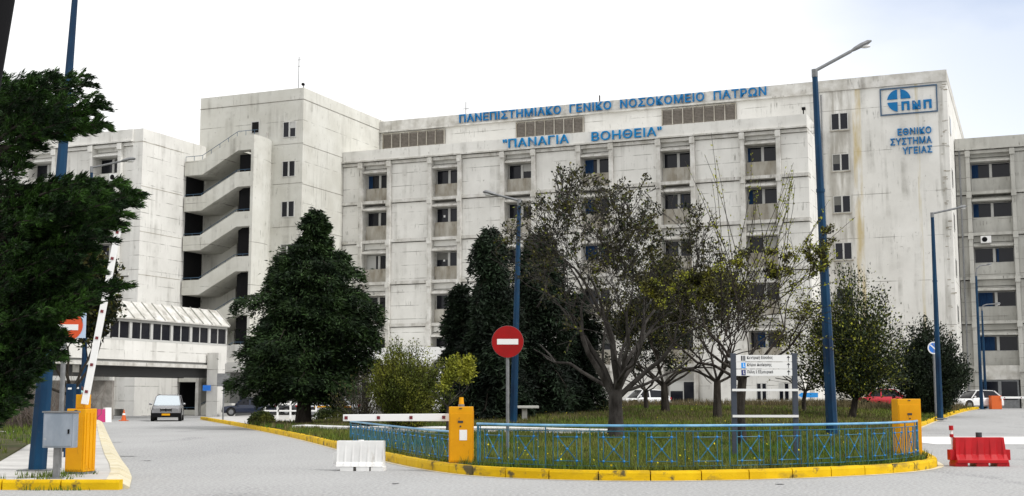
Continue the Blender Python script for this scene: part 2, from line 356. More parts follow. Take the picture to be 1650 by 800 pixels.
def inside(x, y, poly):
    c = False; j = len(poly) - 1
    for i in range(len(poly)):
        xi, yi = poly[i]; xj, yj = poly[j]
        if (yi > y) != (yj > y) and x < (xj - xi) * (y - yi) / (yj - yi) + xi: c = not c
        j = i
    return c
def poly_sheet(name, poly, fz, m, step=2.0, skirt=0.0):
    x0 = min(p[0] for p in poly); x1 = max(p[0] for p in poly); y0 = min(p[1] for p in poly); y1 = max(p[1] for p in poly)
    pts = [Vector(p) for p in poly]; n = len(pts)
    yy = y0 + step / 2
    while yy < y1:
        xx = x0 + step / 2
        while xx < x1:
            if inside(xx, yy, poly): pts.append(Vector((xx + 0.13, yy + 0.07)))
            xx += step
        yy += step
    V, _, Fc, *_r = delaunay_2d_cdt(pts, [(i, (i + 1) % n) for i in range(n)], [], 1, 1e-4)
    Fc = [f for f in Fc if inside(sum(V[i].x for i in f) / 3, sum(V[i].y for i in f) / 3, poly)]
    vs = [(v.x, v.y, fz(v.x, v.y)) for v in V]
    fs = list(Fc)
    if skirt:
        o = len(vs); vs += [(p[0], p[1], fz(*p) - skirt) for p in poly]; vs += [(p[0], p[1], fz(*p)) for p in poly]
        fs += [(o + i, o + (i + 1) % n, o + n + (i + 1) % n, o + n + i) for i in range(n)]
    me = bpy.data.meshes.new(name); me.from_pydata(vs, [], fs); me.materials.append(m)
    for p in me.polygons: p.use_smooth = len(p.vertices) == 3
    ob = bpy.data.objects.new(name, me); COL.objects.link(ob); ob['kind'] = 'structure'; return ob
def resample(pl, step):
    out = [pl[0]]; acc = 0
    for a, b in zip(pl[:-1], pl[1:]):
        d = math.dist(a, b); k = max(1, round(d / step))
        out += [(a[0] + (b[0] - a[0]) * i / k, a[1] + (b[1] - a[1]) * i / k) for i in range(1, k + 1)]
    return out
def smoothline(pl, it=2):
    for _ in range(it):
        q = [pl[0]]
        for a, b in zip(pl[:-1], pl[1:]):
            q += [(a[0] * .75 + b[0] * .25, a[1] * .75 + b[1] * .25), (a[0] * .25 + b[0] * .75, a[1] * .25 + b[1] * .75)]
        q.append(pl[-1]); pl = q
    return pl
def equal(pl, step):
    L_ = [0]
    for a, b in zip(pl[:-1], pl[1:]): L_.append(L_[-1] + math.dist(a, b))
    n = max(1, round(L_[-1] / step)); out = []; j = 0
    for k in range(n + 1):
        t = L_[-1] * k / n
        while j < len(L_) - 2 and L_[j + 1] < t: j += 1
        f = (t - L_[j]) / max(1e-9, L_[j + 1] - L_[j])
        out.append((pl[j][0] + (pl[j + 1][0] - pl[j][0]) * f, pl[j][1] + (pl[j + 1][1] - pl[j][1]) * f))
    return out
def offset(pl, d):
    out = []
    for i, p in enumerate(pl):
        a = pl[max(0, i - 1)]; b = pl[min(len(pl) - 1, i + 1)]
        dx, dy = b[0] - a[0], b[1] - a[1]; l = math.hypot(dx, dy)
        out.append((p[0] - dy / l * d, p[1] + dx / l * d))
    return out
def kerb(name, pl, w, h, m, fz=gz, step=0.5, slope=0.02, joint=2):
    """kerb stones on a line; the body lies to the left of the line"""
    pts = equal(pl, step); inn = offset(pts, w); mid = offset(pts, slope); mb = MB()
    for i in range(len(pts) - 1):
        a, b = pts[i], pts[i + 1]
        g0 = 0.012 if i % joint == 0 else 0.0; g1 = 0.012 if i % joint == joint - 1 else 0.0
        def lp(A, B, t): return (A[0] + (B[0] - A[0]) * t, A[1] + (B[1] - A[1]) * t)
        hj = h + random.uniform(-0.006, 0.006) if i % joint == 0 else hj_prev
        hj_prev = hj
        rings = []
        for t in (g0 / step, 1 - g1 / step):
            o_, m_, n_ = lp(a, b, t), lp(mid[i], mid[i + 1], t), lp(inn[i], inn[i + 1], t)
            z = fz(*o_)
            rings.append([(o_[0], o_[1], z - 0.05), (o_[0], o_[1], z + hj * 0.75 if slope < 0.1 else z + 0.03), (m_[0], m_[1], z + hj), (n_[0], n_[1], z + hj), (n_[0], n_[1], z - 0.05)])
        mb.loft(rings)
    o = mb.build(name, m); o['kind'] = 'structure'; return o

KERB = smoothline([(-21.7, 88.5), (-15.8, 71.5), (-10.6, 56), (-7.7, 47), (-5.35, 39), (-3.15, 31.7), (-1.75, 27.6), (-0.5, 25.4), (1.6, 24.3), (3.4, 24.35), (5.2, 24.9), (7.0, 25.9), (8.6, 27.3), (9.7, 29.0), (10.15, 30.6), (10.7, 33.0), (12.9, 42.5), (16.6, 54), (22.3, 69), (29, 83.5), (36.2, 98.5)], 2)
ISLAND = KERB + [(30, 104), (-6, 118), (-20, 112)]
poly_sheet('island_paving', equal(KERB, 1.0) + [(30, 104), (-6, 118), (-20, 112)], pave_z, M['paving'], 3.0)
kline = [p for p in KERB if True]
kerb('yellow_kerb', KERB, 0.20, 0.19, M['yellow_kerb'])
# faded gutter line painted along the kerb foot
mb = MB(); pts = equal(KERB, 0.6); a1 = offset(pts, -0.02); a2 = offset(pts, -0.15)
for i in range(len(pts) - 1):
    q = [a1[i], a1[i + 1], a2[i + 1], a2[i]]
    mb.add([(x, y, gz(x, y) + 0.006) for x, y in q], [(0, 1, 2, 3)])
mb.build('painted_gutter_line', M['cream_kerb'])['kind'] = 'structure'
lawnfront = [p for p in offset(equal(KERB, 1.0), 0.2) if p[1] < 66 or p[0] > 5]
LAWN = lawnfront[:-3] + [(31, 90.5), (18, 90), (5, 88.5), (-4, 84), (-9, 76), (-12.5, 68)]
poly_sheet('lawn', LAWN, lawn_z, M['soil'], 1.5, skirt=0.25)
# pale path inside the island
PATH = smoothline([(-9.5, 55), (-5, 50), (-1, 46.5), (3.5, 45.3)], 2)
mb = MB(); pp = equal(PATH, 1.0)
for i in range(len(pp) - 1):
    wa, wb = 1.9 * (1 - i / len(pp)) + 0.5, 1.9 * (1 - (i + 1) / len(pp)) + 0.5
    q = [(pp[i][0], pp[i][1], 0), (pp[i + 1][0], pp[i + 1][1], 0), (pp[i + 1][0] + .2, pp[i + 1][1] + wb, 0), (pp[i][0] + .2, pp[i][1] + wa, 0)]
    top = [(x, y, lawn_z(x, y) + 0.16) for x, y, _ in q]; bot = [(x, y, lawn_z(x, y) - 0.1) for x, y, _ in q]
    mb.add(bot + top, [(4, 5, 6, 7), (0, 1, 5, 4), (1, 2, 6, 5), (2, 3, 7, 6), (3, 0, 4, 7)])
mb.build('concrete_path', M['whiteline'])['kind'] = 'structure'
# left pavement and verge
LK = smoothline([(-27.6, 84.5), (-24.4, 75), (-17.1, 53), (-10.7, 33.8), (-8.0, 26), (-6.95, 22.3)], 1)
LP = LK + [(-6.95, 22.1), (-30, 22.1), (-48, 84)]
poly_sheet('left_pavement', [(x, y) for x, y in LP], lambda x, y: 0.135, M['paving'], 3.0)
kerb('cream_kerb', offset([(x + .28, y) for x, y in LK][::-1], 0.0)[::1], 0.40, 0.15, M['cream_kerb'], slope=0.22)
kerb('yellow_front_kerb', [(-24, 22.0), (-6.75, 22.0)], 0.22, 0.17, M['yellow_kerb'])
VERGE = [(-60, 24.5), (-10.6, 24.5), (-11.0, 27), (-13.2, 34), (-19.3, 53), (-27, 75), (-30.5, 86), (-60, 86)]
poly_sheet('verge', VERGE, lambda x, y: 0.16 + 0.03 * math.sin(x + y * .6), M['soil'], 2.5, skirt=0.2)
# white painted band across the right-hand road, thin markings and cracks
mb = MB()
xs_ = [14.2 + i * 1.2 for i in range(14)]
for x in xs_:
    mb.add([(x, 42.6, gz(x, 42.6) + .008), (x + 1.2, 42.6, gz(x, 42.6) + .008), (x + 1.2, 50.5, gz(x, 50) + .008), (x, 50.5, gz(x, 50) + .008)], [(0, 1, 2, 3)])
mb.build('white_road_band', M['whiteline'])['kind'] = 'structure'
mb = MB()
for (px, py, w) in ((190, 712, 30), (208, 734, 44), (244, 741, 16), (640, 777, 12), (1250, 778, 14)):
    Y = EYE * F_PX / (py - HOR); x = X(px, Y); ww = w / F_PX * Y; pts = []
    n = 9
    for i in range(n): pts.append((x - ww / 2 + ww * i / (n - 1), Y + random.uniform(-.05, .05)))
    for i in range(n - 1):
        a, b = pts[i], pts[i + 1]; t = 0.07 if 0 < i < n - 2 else 0.03
        mb.add([(a[0], a[1] - t, .007), (b[0], b[1] - t, .007), (b[0], b[1] + t, .007), (a[0], a[1] + t, .007)], [(0, 1, 2, 3)])
mb.build('asphalt_crack', M['ink'])['kind'] = 'structure'

# ================================================================== BUILDINGS
FL = [22.85, 19.25, 15.65, 11.85, 8.05, 4.25, 0.6]
ROWC = [21.1, 17.65, 13.7, 9.9, 6.1]
def window(parent, x0, x1, z0, z1, y, mull=0.09, fr=0.06, curtain=None, half=None, papers=()):
    """casement with white frame (part), glass and curtain (sub-parts)"""
    f = MB(); xm = (x0 + x1) / 2
    f.box(x0, x1, y - .05, y + .05, z0, z0 + fr); f.box(x0, x1, y - .05, y + .05, z1 - fr * .7, z1)
    f.box(x0, x0 + fr, y - .05, y + .05, z0 + fr, z1 - fr * .7); f.box(x1 - fr, x1, y - .05, y + .05, z0 + fr, z1 - fr * .7)
    f.box(xm - mull / 2, xm + mull / 2, y - .07, y + .06, z0 + fr, z1 - fr * .7)
    w = f.build('window', M['frame'], parent)
    g = MB(); g.box(x0 + fr, xm - mull / 2, y + .005, y + .02, z0 + fr, z1 - fr * .7); g.box(xm + mull / 2, x1 - fr, y + .005, y + .02, z0 + fr, z1 - fr * .7)
    g.build('pane', M['glass'], w)
    if curtain:
        c = MB(); mm, a, b = curtain
        c.box(x0 + fr + (x1 - x0) * a, x0 + fr + (x1 - x0) * b, y - .012, y + .002, z0 + fr, z1 - fr * .7)
        c.build('curtain', M[mm], w)
    if not curtain and random.random() < .30:
        c = MB(); a_, b_ = random.choice([(x0 + fr, xm - mull / 2), (xm + mull / 2, x1 - fr)]); hh_ = (z1 - z0) * random.uniform(.15, .55)
        c.box(a_, b_, y - .012, y + .002, z1 - fr * .7 - hh_, z1 - fr * .7); c.build('blind', M['blind'] if random.random() < .7 else M['curtain_w'], w)
    for (fx, fz) in papers:
        c = MB(); cx, cz = x0 + (x1 - x0) * fx, z0 + (z1 - z0) * fz
        c.box(cx - .09, cx + .09, y - .012, y + .002, cz - .1, cz + .1); c.build('notice', M['white'], w)
    return w
def facade(root, x0, x1, bays_, depth, wall, frame, sill, rows=5, hw=1.27, curt=None, zb=0.0, top=23.9, skip=(), base_rows=True):
    """gridded concrete front in local XZ, facing -Y; window bays recessed between ribs"""
    bays = sorted(bays_); w = MB()
    w.box(x0, x1, 1.20, depth, zb, top - 0.02)                       # body behind the recesses
    edges = [x0] + [v for b in bays for v in (b - hw - .36, b + hw + .36)] + [x1]
    for i in range(0, len(edges), 2):
        a, b = edges[i], edges[i + 1]
        if b - a < 0.15: continue
        for r in range(len(FL) - 1):
            w.box(a, b, 0.13, 1.20, FL[r + 1] - .03, FL[r] - 0.375)
    w.box(x0, x1, -0.12, depth, FL[0], top)                           # parapet
    w.build('wall', wall, root)
    f = MB()
    for b in bays:
        for s in (-1, 1):
            c = b + s * (hw + .18)
            f.box(c - .17, c + .17, -0.22, 1.20, zb, FL[0] - .05)
            for z in FL[:-1]:
                f.box(c - .21, c + .21, -0.36, -0.225, z - .62, z - .12)
    for z in FL[1:-1] + [FL[0] - .03]:
        f.box(x0, x1, -0.06 if z < 20 else -0.05, 1.21, z - .30, z - .04)
    f.box(x0, x1, -0.30, -0.125, FL[0] - .02, FL[0] + .10)
    f.build('concrete_frame', frame, root)
    for b in bays:
        for r, zc in enumerate(ROWC[:rows]):
            zt = zc + .66
            f = MB(); f.prism([(-0.12, zt + .02), (-0.12, zt + .14), (0.5, zt + .44), (01.19, zt + .44), (01.19, zt + .02)], b - hw + .012, b + hw - .012, 'x')
            f.build('window_hood', frame, root)
            if FL[r] - .34 > zt + .6: f = MB(); f.box(b - hw + .011, b + hw - .011, .42, 1.19, zt + .47, FL[r] - .33); f.build('lintel_wall', wall, root)
            f = MB(); f.box(b - hw + .012, b + hw - .012, .58, 1.19, FL[r + 1] - .05, zc - .66); f.build('sill_wall', sill, root)
    k = 0
    for bi, b in enumerate(bays):
        for r, zc in enumerate(ROWC[:rows]):
            k += 1
            if (bi, r) in skip: continue
            window(root, b - hw + .02, b + hw - .02, zc - .66, zc + .62, .97, mull=.22, fr=.045,
                   curtain=(curt or {}).get((bi, r)), papers=(((.3, .45),) if (bi, r) in ((1, 1), (1, 2)) else ()))
    return root

# ---- main block with penthouse and right-hand tower
B = empty('hospital_block', (OB[0], OB[1], 0), -TH, 'long white gridded hospital block with blue roof lettering and framed emblem on its tower end', 'hospital')
BAYS = [k * 7.0 for k in range(6)]
CUR = {(0, 0): ('curtain_b', 0.0, .16), (0, 2): ('curtain_w', .0, .34), (2, 1): ('curtain_b', .0, .0), (3, 0): ('curtain_b', .0, .30), (3, 1): ('curtain_b', 0, .28), (3, 2): ('curtain_b', .0, .9),
       (5, 0): ('curtain_b', 0, .08), (5, 1): ('curtain_b', 0, .13), (5, 2): ('curtain_w', .55, .93), (5, 4): ('curtain_b', .2, .5), (4, 1): ('curtain_b', .6, .62)}
CUR = {k: v for k, v in CUR.items() if v[2] > v[1]}
facade(B, -3.4, 38.75, BAYS, 7.05, M['wall'], M['concrete'], M['stained'], curt=CUR)
w = MB(); w.box(-3.38, 38.73, 7.1, 42, 0, 27.25); w.build('penthouse_wall', M['wall'], B)
w = MB(); w.box(-3.38, 49.03, 6.97, 42, 27.26, 28.22); w.box(-3.38, 38.7, 6.80, 7.09, 27.10, 27.25); w.build('roof_coping', M['concrete'], B)
w = MB(); w.box(38.74, 49.0, 7.1, 44, 0, 27.25); w.build('tower_wall', M['wall_tower'], B)
for a in (-3.0, 11.0, 25.0):
    lv = MB(); lb = MB(); lb.box(a, a + 6.65, 7.04, 7.08, 25.55, 26.85)
    bk = lb.build('louver', M['louver'], B)
    for i in range(7):
        x = a + .06 + i * .94
        for j in range(9): lv.prism([(6.94, 25.62 + j * .135), (7.03, 25.70 + j * .135), (7.03, 25.66 + j * .135)], x, x + .84, 'x')
    fr = MB()
    for i in range(8): fr.box(a + i * .94 - .04, a + i * .94 + .04, 6.9, 7.035, 25.5, 26.9)
    fr.box(a - .04, a + 6.62, 6.9, 7.036, 26.9, 26.98)
    fr.build('louver_frame', M['stained'], bk); lv.build('slat', M['louver'], bk)
text('roof_lettering', 'ΠΑΝΕΠΙΣΤΗΜΙΑΚΟ  ΓΕΝΙΚΟ  ΝΟΣΟΚΟΜΕΙΟ  ΠΑΤΡΩΝ', M['letter'], B, 5.2, 34.3, 27.38, 28.18, 6.93, .14, .014)
text('parapet_lettering', '"ΠΑΝΑΓΙΑ     ΒΟΗΘΕΙΑ"', M['letter2'], B, 12.65, 26.9, 23.06, 23.84, -.16, .14, .010)
# tower windows, emblem
for r, zc in enumerate([24.6, 21.1, 17.55, 13.6, 9.8, 6.0]):
    window(B, 39.66, 41.06, zc - .72, zc + .72, 7.07, mull=.13, fr=.055)
    f = MB(); f.box(39.55, 41.15, 6.95, 7.09, zc - .82, zc - .73); f.build('window_sill', M['stained'], B)
f = MB(); x0, x1, z0, z1, t = 43.7, 48.25, 24.78, 27.08, .10
f.box(x0, x1, 6.98, 7.09, z0, z0 + t); f.box(x0, x1, 6.98, 7.09, z1 - t, z1); f.box(x0, x0 + t, 6.98, 7.09, z0 + t, z1 - t); f.box(x1 - t, x1, 6.98, 7.09, z0 + t, z1 - t)
em = f.build('emblem_frame', M['frameblue'], B)
q = MB(); cx, cz, r_, g = 45.22, 25.98, .94, .13
for qx, qz in ((-1, 1), (1, 1), (-1, -1)):
    poly = [(cx + qx * g, cz + qz * g)]
    a0 = math.asin(g / r_)
    for i in range(11):
        a = a0 + (math.pi / 2 - 2 * a0) * i / 10
        poly.append((cx + qx * r_ * math.cos(a), cz + qz * r_ * math.sin(a)))
    q.prism(poly, 7.0, 7.09)
q.build('emblem', M['letter'], em)
text('emblem_lettering', 'ΠΝΠ', M['letter'], em, 45.40, 47.78, 25.12, 25.86, 7.09, .1, .06)
text('wall_lettering', 'ΕΘΝΙΚΟ', M['letter'], B, 45.02, 47.68, 23.02, 23.6, 7.09, .12, .018)
text('wall_lettering', 'ΣΥΣΤΗΜΑ', M['letter'], B, 44.42, 47.68, 22.22, 22.8, 7.09, .12, .018)
text('wall_lettering', 'ΥΓΕΙΑΣ', M['letter'], B, 45.35, 47.68, 21.42, 22.0, 7.09, .12, .018)
# chipped corner and small side windows of the tower
c = MB()
for i in range(46):
    z = random.choice([random.uniform(12, 16), random.uniform(17, 21), random.uniform(21, 27), random.uniform(6, 11)])
    a = random.uniform(48.35, 48.75); wd = random.uniform(.12, .42)
    c.box(a, a + wd, 7.085, 7.11, z, z + random.choice([.05, .07, .1]))
c.build('chipped_render', M['stained'], B)
for zc in (24.0, 19.6, 15.9, 12.1, 8.3):
    f = MB(); f.box(48.98, 49.045, 9.0, 10.3, zc - .75, zc + .75); o = f.build('side_window', M['frame'], B)
    f = MB(); f.box(49.0, 49.06, 9.12, 10.18, zc - .64, zc + .64); f.build('pane', M['glass'], o)
# low ground-floor projection with small windows, door canopy
f = MB(); f.box(31.5, 38.4, -3.2, 0.05, 0, 3.9); f.box(31.3, 38.6, -3.4, .04, 3.91, 4.15); f.build('ground_floor_projection', M['wall'], B)
for a in (34.9, 36.6):
    window(B, a, a + .8, 1.25, 2.6, -3.22, mull=.12)
window(B, 27.2, 29.5, 1.1, 2.8, .06, mull=.06)
for a in (-1.2, 3.8, 8.5, 13, 18): window(B, a, a + 2.2, 1.1, 2.9, .06, mull=.08)
# small roof fittings
f = MB(); f.tube((18.5, 9, 28.2), (18.5, 9, 29.3), .06); f.build('roof_mast', M['black'], B)
f = MB(); f.tube((4.9, 9, 28.2), (4.9, 9, 29.9), .04); f.box(4.6, 5.2, 8.97, 9.03, 29.2, 29.25); f.build('roof_mast', M['galv'], B)
f = MB(); f.tube((38.5, -.0, 23.9), (38.5, 0, 24.25), .05); f.box(38.4, 38.65, -.2, .12, 24.25, 24.45); f.build('floodlight', M['black'], B)
f = MB(); f.tube((38.9, 6.9, 0.2), (38.9, 6.9, 27.0), .07); f.build('drainpipe', M['galv'], B)

# ---- stair tower
T = empty('stair_tower', (OB[0], OB[1], 0), -TH, 'tall white stair tower with zigzag open staircase balconies left of the gridded hospital block', 'tower')
w = MB(); TW = -6.96
FZ = [23.5, 20.0, 16.45, 12.5, 8.7, 4.9]     # door heads
da, db = s_at(375, TW), s_at(403, TW)
# front wall pierced by door openings: columns of wall between openings
w.box(db, -3.42, TW, 14, 0, 28.45)
w.box(-14.25, da, TW, 14, 0, 28.45)
prev = 28.45
for z in FZ:
    w.box(da + .01, db - .01, TW + .004, 3, z, prev); prev = z - 2.75
w.box(da + .01, db - .01, TW + .004, 3, 0, prev)
w.build('wall', M['wall_cream'], T)
w = MB(); w.box(da - .02, db + .02, TW + .9, TW + 1.0, 0, 25); w.box(s_at(377, -9.2), s_at(405, -9.2), -9.2, -9.1, 0, 22.4); w.build('landing_shade_panel', M['dark'], T)  # flat dark panels painting the shade behind the stair openings
w = MB(); w.box(-14.27, -3.40, TW - .012, TW + .12, 27.38, 27.44); w.box(-3.42, -3.407, TW, 14, 27.38, 27.44)
for z_ in (23.5, 20.0, 16.2, 12.4): w.box(s_at(432, TW), -3.41, TW - .008, TW + .1, z_, z_ + .035); w.box(-3.42, -3.41, TW, 14, z_ - .1, z_ - .06); w.build('joint_line', M['stained'], T)
SW = -10.1                                              # staircase front plane
sr = lambda px: s_at(px, SW)
xr, xk0, xk1, xl = sr(399), sr(372), sr(314), sr(287)
TOPR = [23.88, 20.72, 17.27, 13.42, 9.7, 5.95, 2.3]
pier = MB()
sb = s_at(429, TW); n = 8
pier.prism([(xr - .25, TW - .01), (xr - .25, SW + .01), (xr + .02, SW)] + [(xr + .02 + (sb - xr - .02) * (i / n) + .28 * math.sin(math.pi * i / n), SW + (TW - .01 - SW) * i / n) for i in range(1, n + 1)], 0, 23.9, 'z')
for i, tr in enumerate(TOPR):
    st = MB(); hR = 1.27; tl = tr - 1.85; hL = 1.28
    poly = [(xr, tr - hR), (xr, tr), (xk0, tr), (xk1, tl), (xl, tl), (xl, tl - hL), (xk1 + .1, tl - hL), (xk0 + .1, tr - hR)]
    st.prism(poly, SW, SW + .16)
    # landing slabs and flight behind the parapet
    fl = [(xr, tr - hR), (xr, tr - hR + .2), (xk0, tr - hR + .2), (xk1, tl - hL + .2), (xl, tl - hL + .2), (xl, tl - hL), (xk1 + .1, tl - hL), (xk0 + .1, tr - hR)]
    st.prism([q for q in fl[2:8]], SW + .17, TW - .02)
    st.prism([fl[0], fl[1], fl[2], fl[7]], SW + .17, SW + .85)
    st.build('stair_flight', M['wall_cream'], T)
pier.build('stair_pier', M['wall_cream'], T)
for i, tr in enumerate(TOPR):
    hr = MB(); tl = tr - 1.85; y = SW + .08
    hh = .42 if i == 0 else .2
    hr.path([(xr + (.3 if i == 0 else 0), y, tr + hh), (xk0, y, tr + hh), (xk1, y, tl + hh), (xl, y, tl + hh)], .024, 6)
    for x in np.linspace(xl, xr, 9):
        zz = tr if x > xk0 else (tl if x < xk1 else tl + (tr - tl) * (x - xk1) / (xk0 - xk1))
        hr.tube((x, y, zz - .02), (x, y, zz + hh), .022, n=5)
    hr.build('handrail', M['rail_b'], T)
# recess left of the tower wall: dark panel painting the shade of an opening, slim post
w = MB(); w.box(-13.50, -13.43, -9.75, -7.25, 0, 22.0); w.build('recess_shade_panel', M['dark'], T)
w = MB(); w.tube((-7.05, TW - .08, 0), (-7.05, TW - .08, 24.7), .07); w.build('corner_post', M['concrete'], T)
for r, zc in enumerate([24.8, 21.3, 17.75, 14.0, 10.2]):
    a = s_at(458, TW) - .0
    window(T, a - .66, a + .66, zc - .70, zc + .70, TW - .03, mull=.13, fr=.055)
f = MB(); f.box(-8.75, -7.85, TW - .06, TW - .012, 24.75, 25.85); dd = f.build('roof_door', M['frame'], T)
f = MB(); f.box(-8.64, -7.95, TW - .075, TW - .06, 24.8, 25.75); f.build('opening', M['dark'], dd)
an = MB(); an.tube((-5.2, -5, 28.4), (-5.2, -5, 31.9), .035); an.tube((-5.4, -5, 31.6), (-5.0, -5, 31.6), .02); an.tube((-5.35, -5, 31.0), (-5.05, -5, 31.0), .02); an.build('antenna', M['galv'], T)
f = MB(); f.tube((-3.6, -6.7, 28.4), (-3.6, -6.7, 28.65), .04); f.ellipsoid((-3.6, -6.8, 28.78), (.14, .2, .14)); f.build('floodlight', M['black'], T)

# ---- left wing
LWx, LWy = -30.87, 103.62
G = empty('hospital_wing', (LWx, LWy, 0), -TH, 'pale hospital wing at far left with one air conditioner, partly behind the near cedar', 'building')
facade(G, -17, -1.0, [-3.75, -10.8], 8.72, M['wall'], M['wall'], M['wall'], hw=1.35)
w = MB(); w.box(-1.0, 0, .0, 8.72, 0, 23.9); w.build('corner_wall', M['wall'], G)
w = MB(); w.box(-1.5, .012, -.012, 5.5, 22.76, 22.81); w.box(-.02, .012, -.012, 5.5, 19.0, 19.05); w.box(-.02, .012, -.012, 5.5, 15.2, 15.24); w.box(-.02, .012, -.012, 5.5, 11.6, 11.65); w.build('joint_line', M['stained'], G)
f = MB(); f.box(-5.3, -3.4, -.04, .08, 0, 2.6); dd = f.build('door_frame', M['frame'], G)
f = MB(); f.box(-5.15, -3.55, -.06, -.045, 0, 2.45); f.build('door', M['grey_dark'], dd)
f = MB(); f.box(-9.5, -6.8, -.04, .08, 0, 2.9); dd = f.build('door_frame', M['frame'], G)
f = MB(); f.box(-9.4, -6.9, -.06, -.045, 0, 2.8); f.build('door', M['dark'], dd)

# ---- right wing (grey render)
wo_ = world_of(0, 15.0)
H = empty('hospital_wing', (wo_[0], wo_[1], 0), -TH, 'grey weathered hospital wing at the far right with blue curtained windows', 'building')
hc = s_at(1612, 15.0)
CR_ = {(0, 0): ('curtain_b', .0, .17), (0, 1): ('curtain_b', .0, .14), (0, 3): ('curtain_b', .05, .40), (0, 4): ('curtain_b', .0, .40), (1, 0): ('curtain_b', .1, .4), (0, 2): ('curtain_b', .55, .6)}
facade(H, 49.05, 66, [hc, hc + 7.0], 12, M['grey_wall'], M['grey_wall'], M['grey_wall'], curt=CR_, hw=1.62)
f = MB(); f.box(hc - 1.6, hc + 5, -.10, .95, 3.0, 4.2); f.build('lintel_panel', M['concrete'], H)
f = MB(); f.box(hc - 1.5, hc + 1.5, -.06, .02, .6, 2.95); o = f.build('shopfront', M['galv'], H)
f = MB()
for a in (-1.4, .12): f.box(hc + a, hc + a + 1.25, -.08, -.065, 1.3, 2.85)
f.build('pane', M['glass'], o)
f = MB(); f.tube((49.4, -.15, 0), (49.4, -.15, 23.0), .07); f.build('drainpipe', M['galv'], H)

# ---- podium under the stair tower, entrance canopy
PO = empty('podium', (OB[0], OB[1], 0), -TH, 'low podium with a white band over a recessed grey ground floor under the stair tower', 'building')
p0 = s_at(312, -13.5); p1 = s_at(352, -13.5)
f = MB(); f.box(s_at(352, -13.5), 1.5, -13.5, -7.0, 4.35, 5.75); f.box(p0 + .1, -2.0, -13.9, -7.0, 3.55, 4.34); f.build('white_band', M['wall'], PO)
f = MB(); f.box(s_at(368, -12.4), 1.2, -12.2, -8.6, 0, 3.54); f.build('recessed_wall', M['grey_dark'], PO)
f = MB(); f.box(s_at(318, -12), s_at(323, -12), -12.3, -11.9, 0, 3.54); f.build('slim_column', M['concrete'], PO); f = MB(); f.box(s_at(402, -13), s_at(409, -13), -12.9, -12.3, 0, 3.54); f.build('slim_column', M['concrete'], PO)
f = MB(); f.box(s_at(340, -15), s_at(376, -15), -15.2, -14.7, 0, 1.05); f.build('low_wall', M['wall'], PO)
f = MB(); f.box(s_at(386, -12.25), s_at(398, -12.25), -12.26, -12.19, .8, 2.4); f.build('window', M['glass'], PO)
CN = empty('entrance_canopy', (OB[0], OB[1], 0), -TH, 'broad white flat canopy over the entrance behind the yellowish bush', 'canopy')
ca, cb = s_at(540, -8), s_at(716, -8)
f = MB(); f.box(ca, cb, -8, -.4, 4.55, 5.55); f.box(ca - .3, cb - 1.2, -8.5, -.4, 4.05, 4.53); f.build('roof_slab', M['white'], CN)
for px in (533, 600, 663, 709):
    s_ = s_at(px, -7.2); f = MB(); f.tube((s_, -7.2, 0), (s_, -7.2, 4.05), .32, n=16); f.build('column', M['white'], CN, smooth=True)

M['grey_under'] = mat('bridge_underside_shade', (0.07, 0.07, 0.07), 0.9, spec=0.1)  # shade under the bridge put into the girder colour
# ---- covered footbridge on the left
ba, bb = Vector((-30.4, 80.5, 0)), Vector((-22.4, 99.2, 0))
bd = (bb - ba).normalized(); bl = (bb - ba).length
FB = empty('covered_footbridge', tuple(ba), math.atan2(bd.y, bd.x), 'covered white footbridge with ribbed slanting metal roof and window strip spanning the road', 'footbridge')
# local: x along the bridge (away), -y = right face seen from the road
f = MB(); f.box(0, bl, -0.0, .25, 4.15, 5.5); f.box(0, bl, 3.4, 3.65, 4.15, 5.5); f.build('parapet', M['wall'], FB)
f = MB(); f.box(0, bl, .1, 3.6, 3.7, 4.14); f.build('deck', M['grey_dark'], FB)
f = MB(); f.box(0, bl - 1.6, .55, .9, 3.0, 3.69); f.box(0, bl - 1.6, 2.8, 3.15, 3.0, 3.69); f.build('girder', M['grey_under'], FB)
f = MB(); f.box(0, bl - 1.5, -.12, .09, 3.72, 3.98); f.build('edge_beam', M['concrete'], FB)
f = MB(); f.box(0, bl, .02, .18, 5.51, 5.66); f.box(0, bl, .02, .18, 6.82, 6.98); f.build('window_strip_frame', M['frame'], FB)
nb = 9
for i in range(nb + 1):
    x = bl * i / nb
    f = MB(); f.box(max(0, x - .14), min(bl, x + .14), .0, .2, 5.67, 6.81); f.build('mullion', M['frame'], FB)
for i in range(nb):
    x = bl * i / nb + .15; x2 = bl * (i + 1) / nb - .15
    f = MB(); f.box(x, x2, .10, .13, 5.67, 6.81); p_ = f.build('pane', M['glass'], FB)
    f = MB(); f.box((x + x2) / 2 - .05, (x + x2) / 2 + .05, .06, .098, 5.67, 6.81); f.build('glazing_bar', M['frame'], p_)
f = MB(); f.prism([(-.25, 6.99), (-.25, 7.08), (1.05, 8.35), (2.6, 8.35), (3.9, 7.08), (3.9, 6.99)], 0, bl, 'x'); rf = f.build('roof', M['concrete'], FB)
f = MB(); nr = 18
for i in range(nr + 1):
    x = .05 + (bl - .1) * i / nr
    f.beam((x, -.30, 7.10), (x, 1.02, 8.40), .05, .07)
f.build('roof_rib', M['grey_wall'], rf)
f = MB(); f.box(4, 4.6, 0.5, 3.2, 3.2, 3.69); f.box(bl - 1.2, bl - .6, .2, 3.3, 3.2, 3.69); f.build('cross_beam', M['concrete'], FB)
cx_, cy_ = X(350, 97), 97
f = MB(); f.box(-.45, .55, -.5, .4, 0, 4.9)
o = f.build('bridge_column', M['wall']); o.location = (cx_, cy_, 0); o.rotation_euler[2] = -TH
tag(o, 'square white concrete column carrying a small blue sign at the right end of the footbridge', 'column')
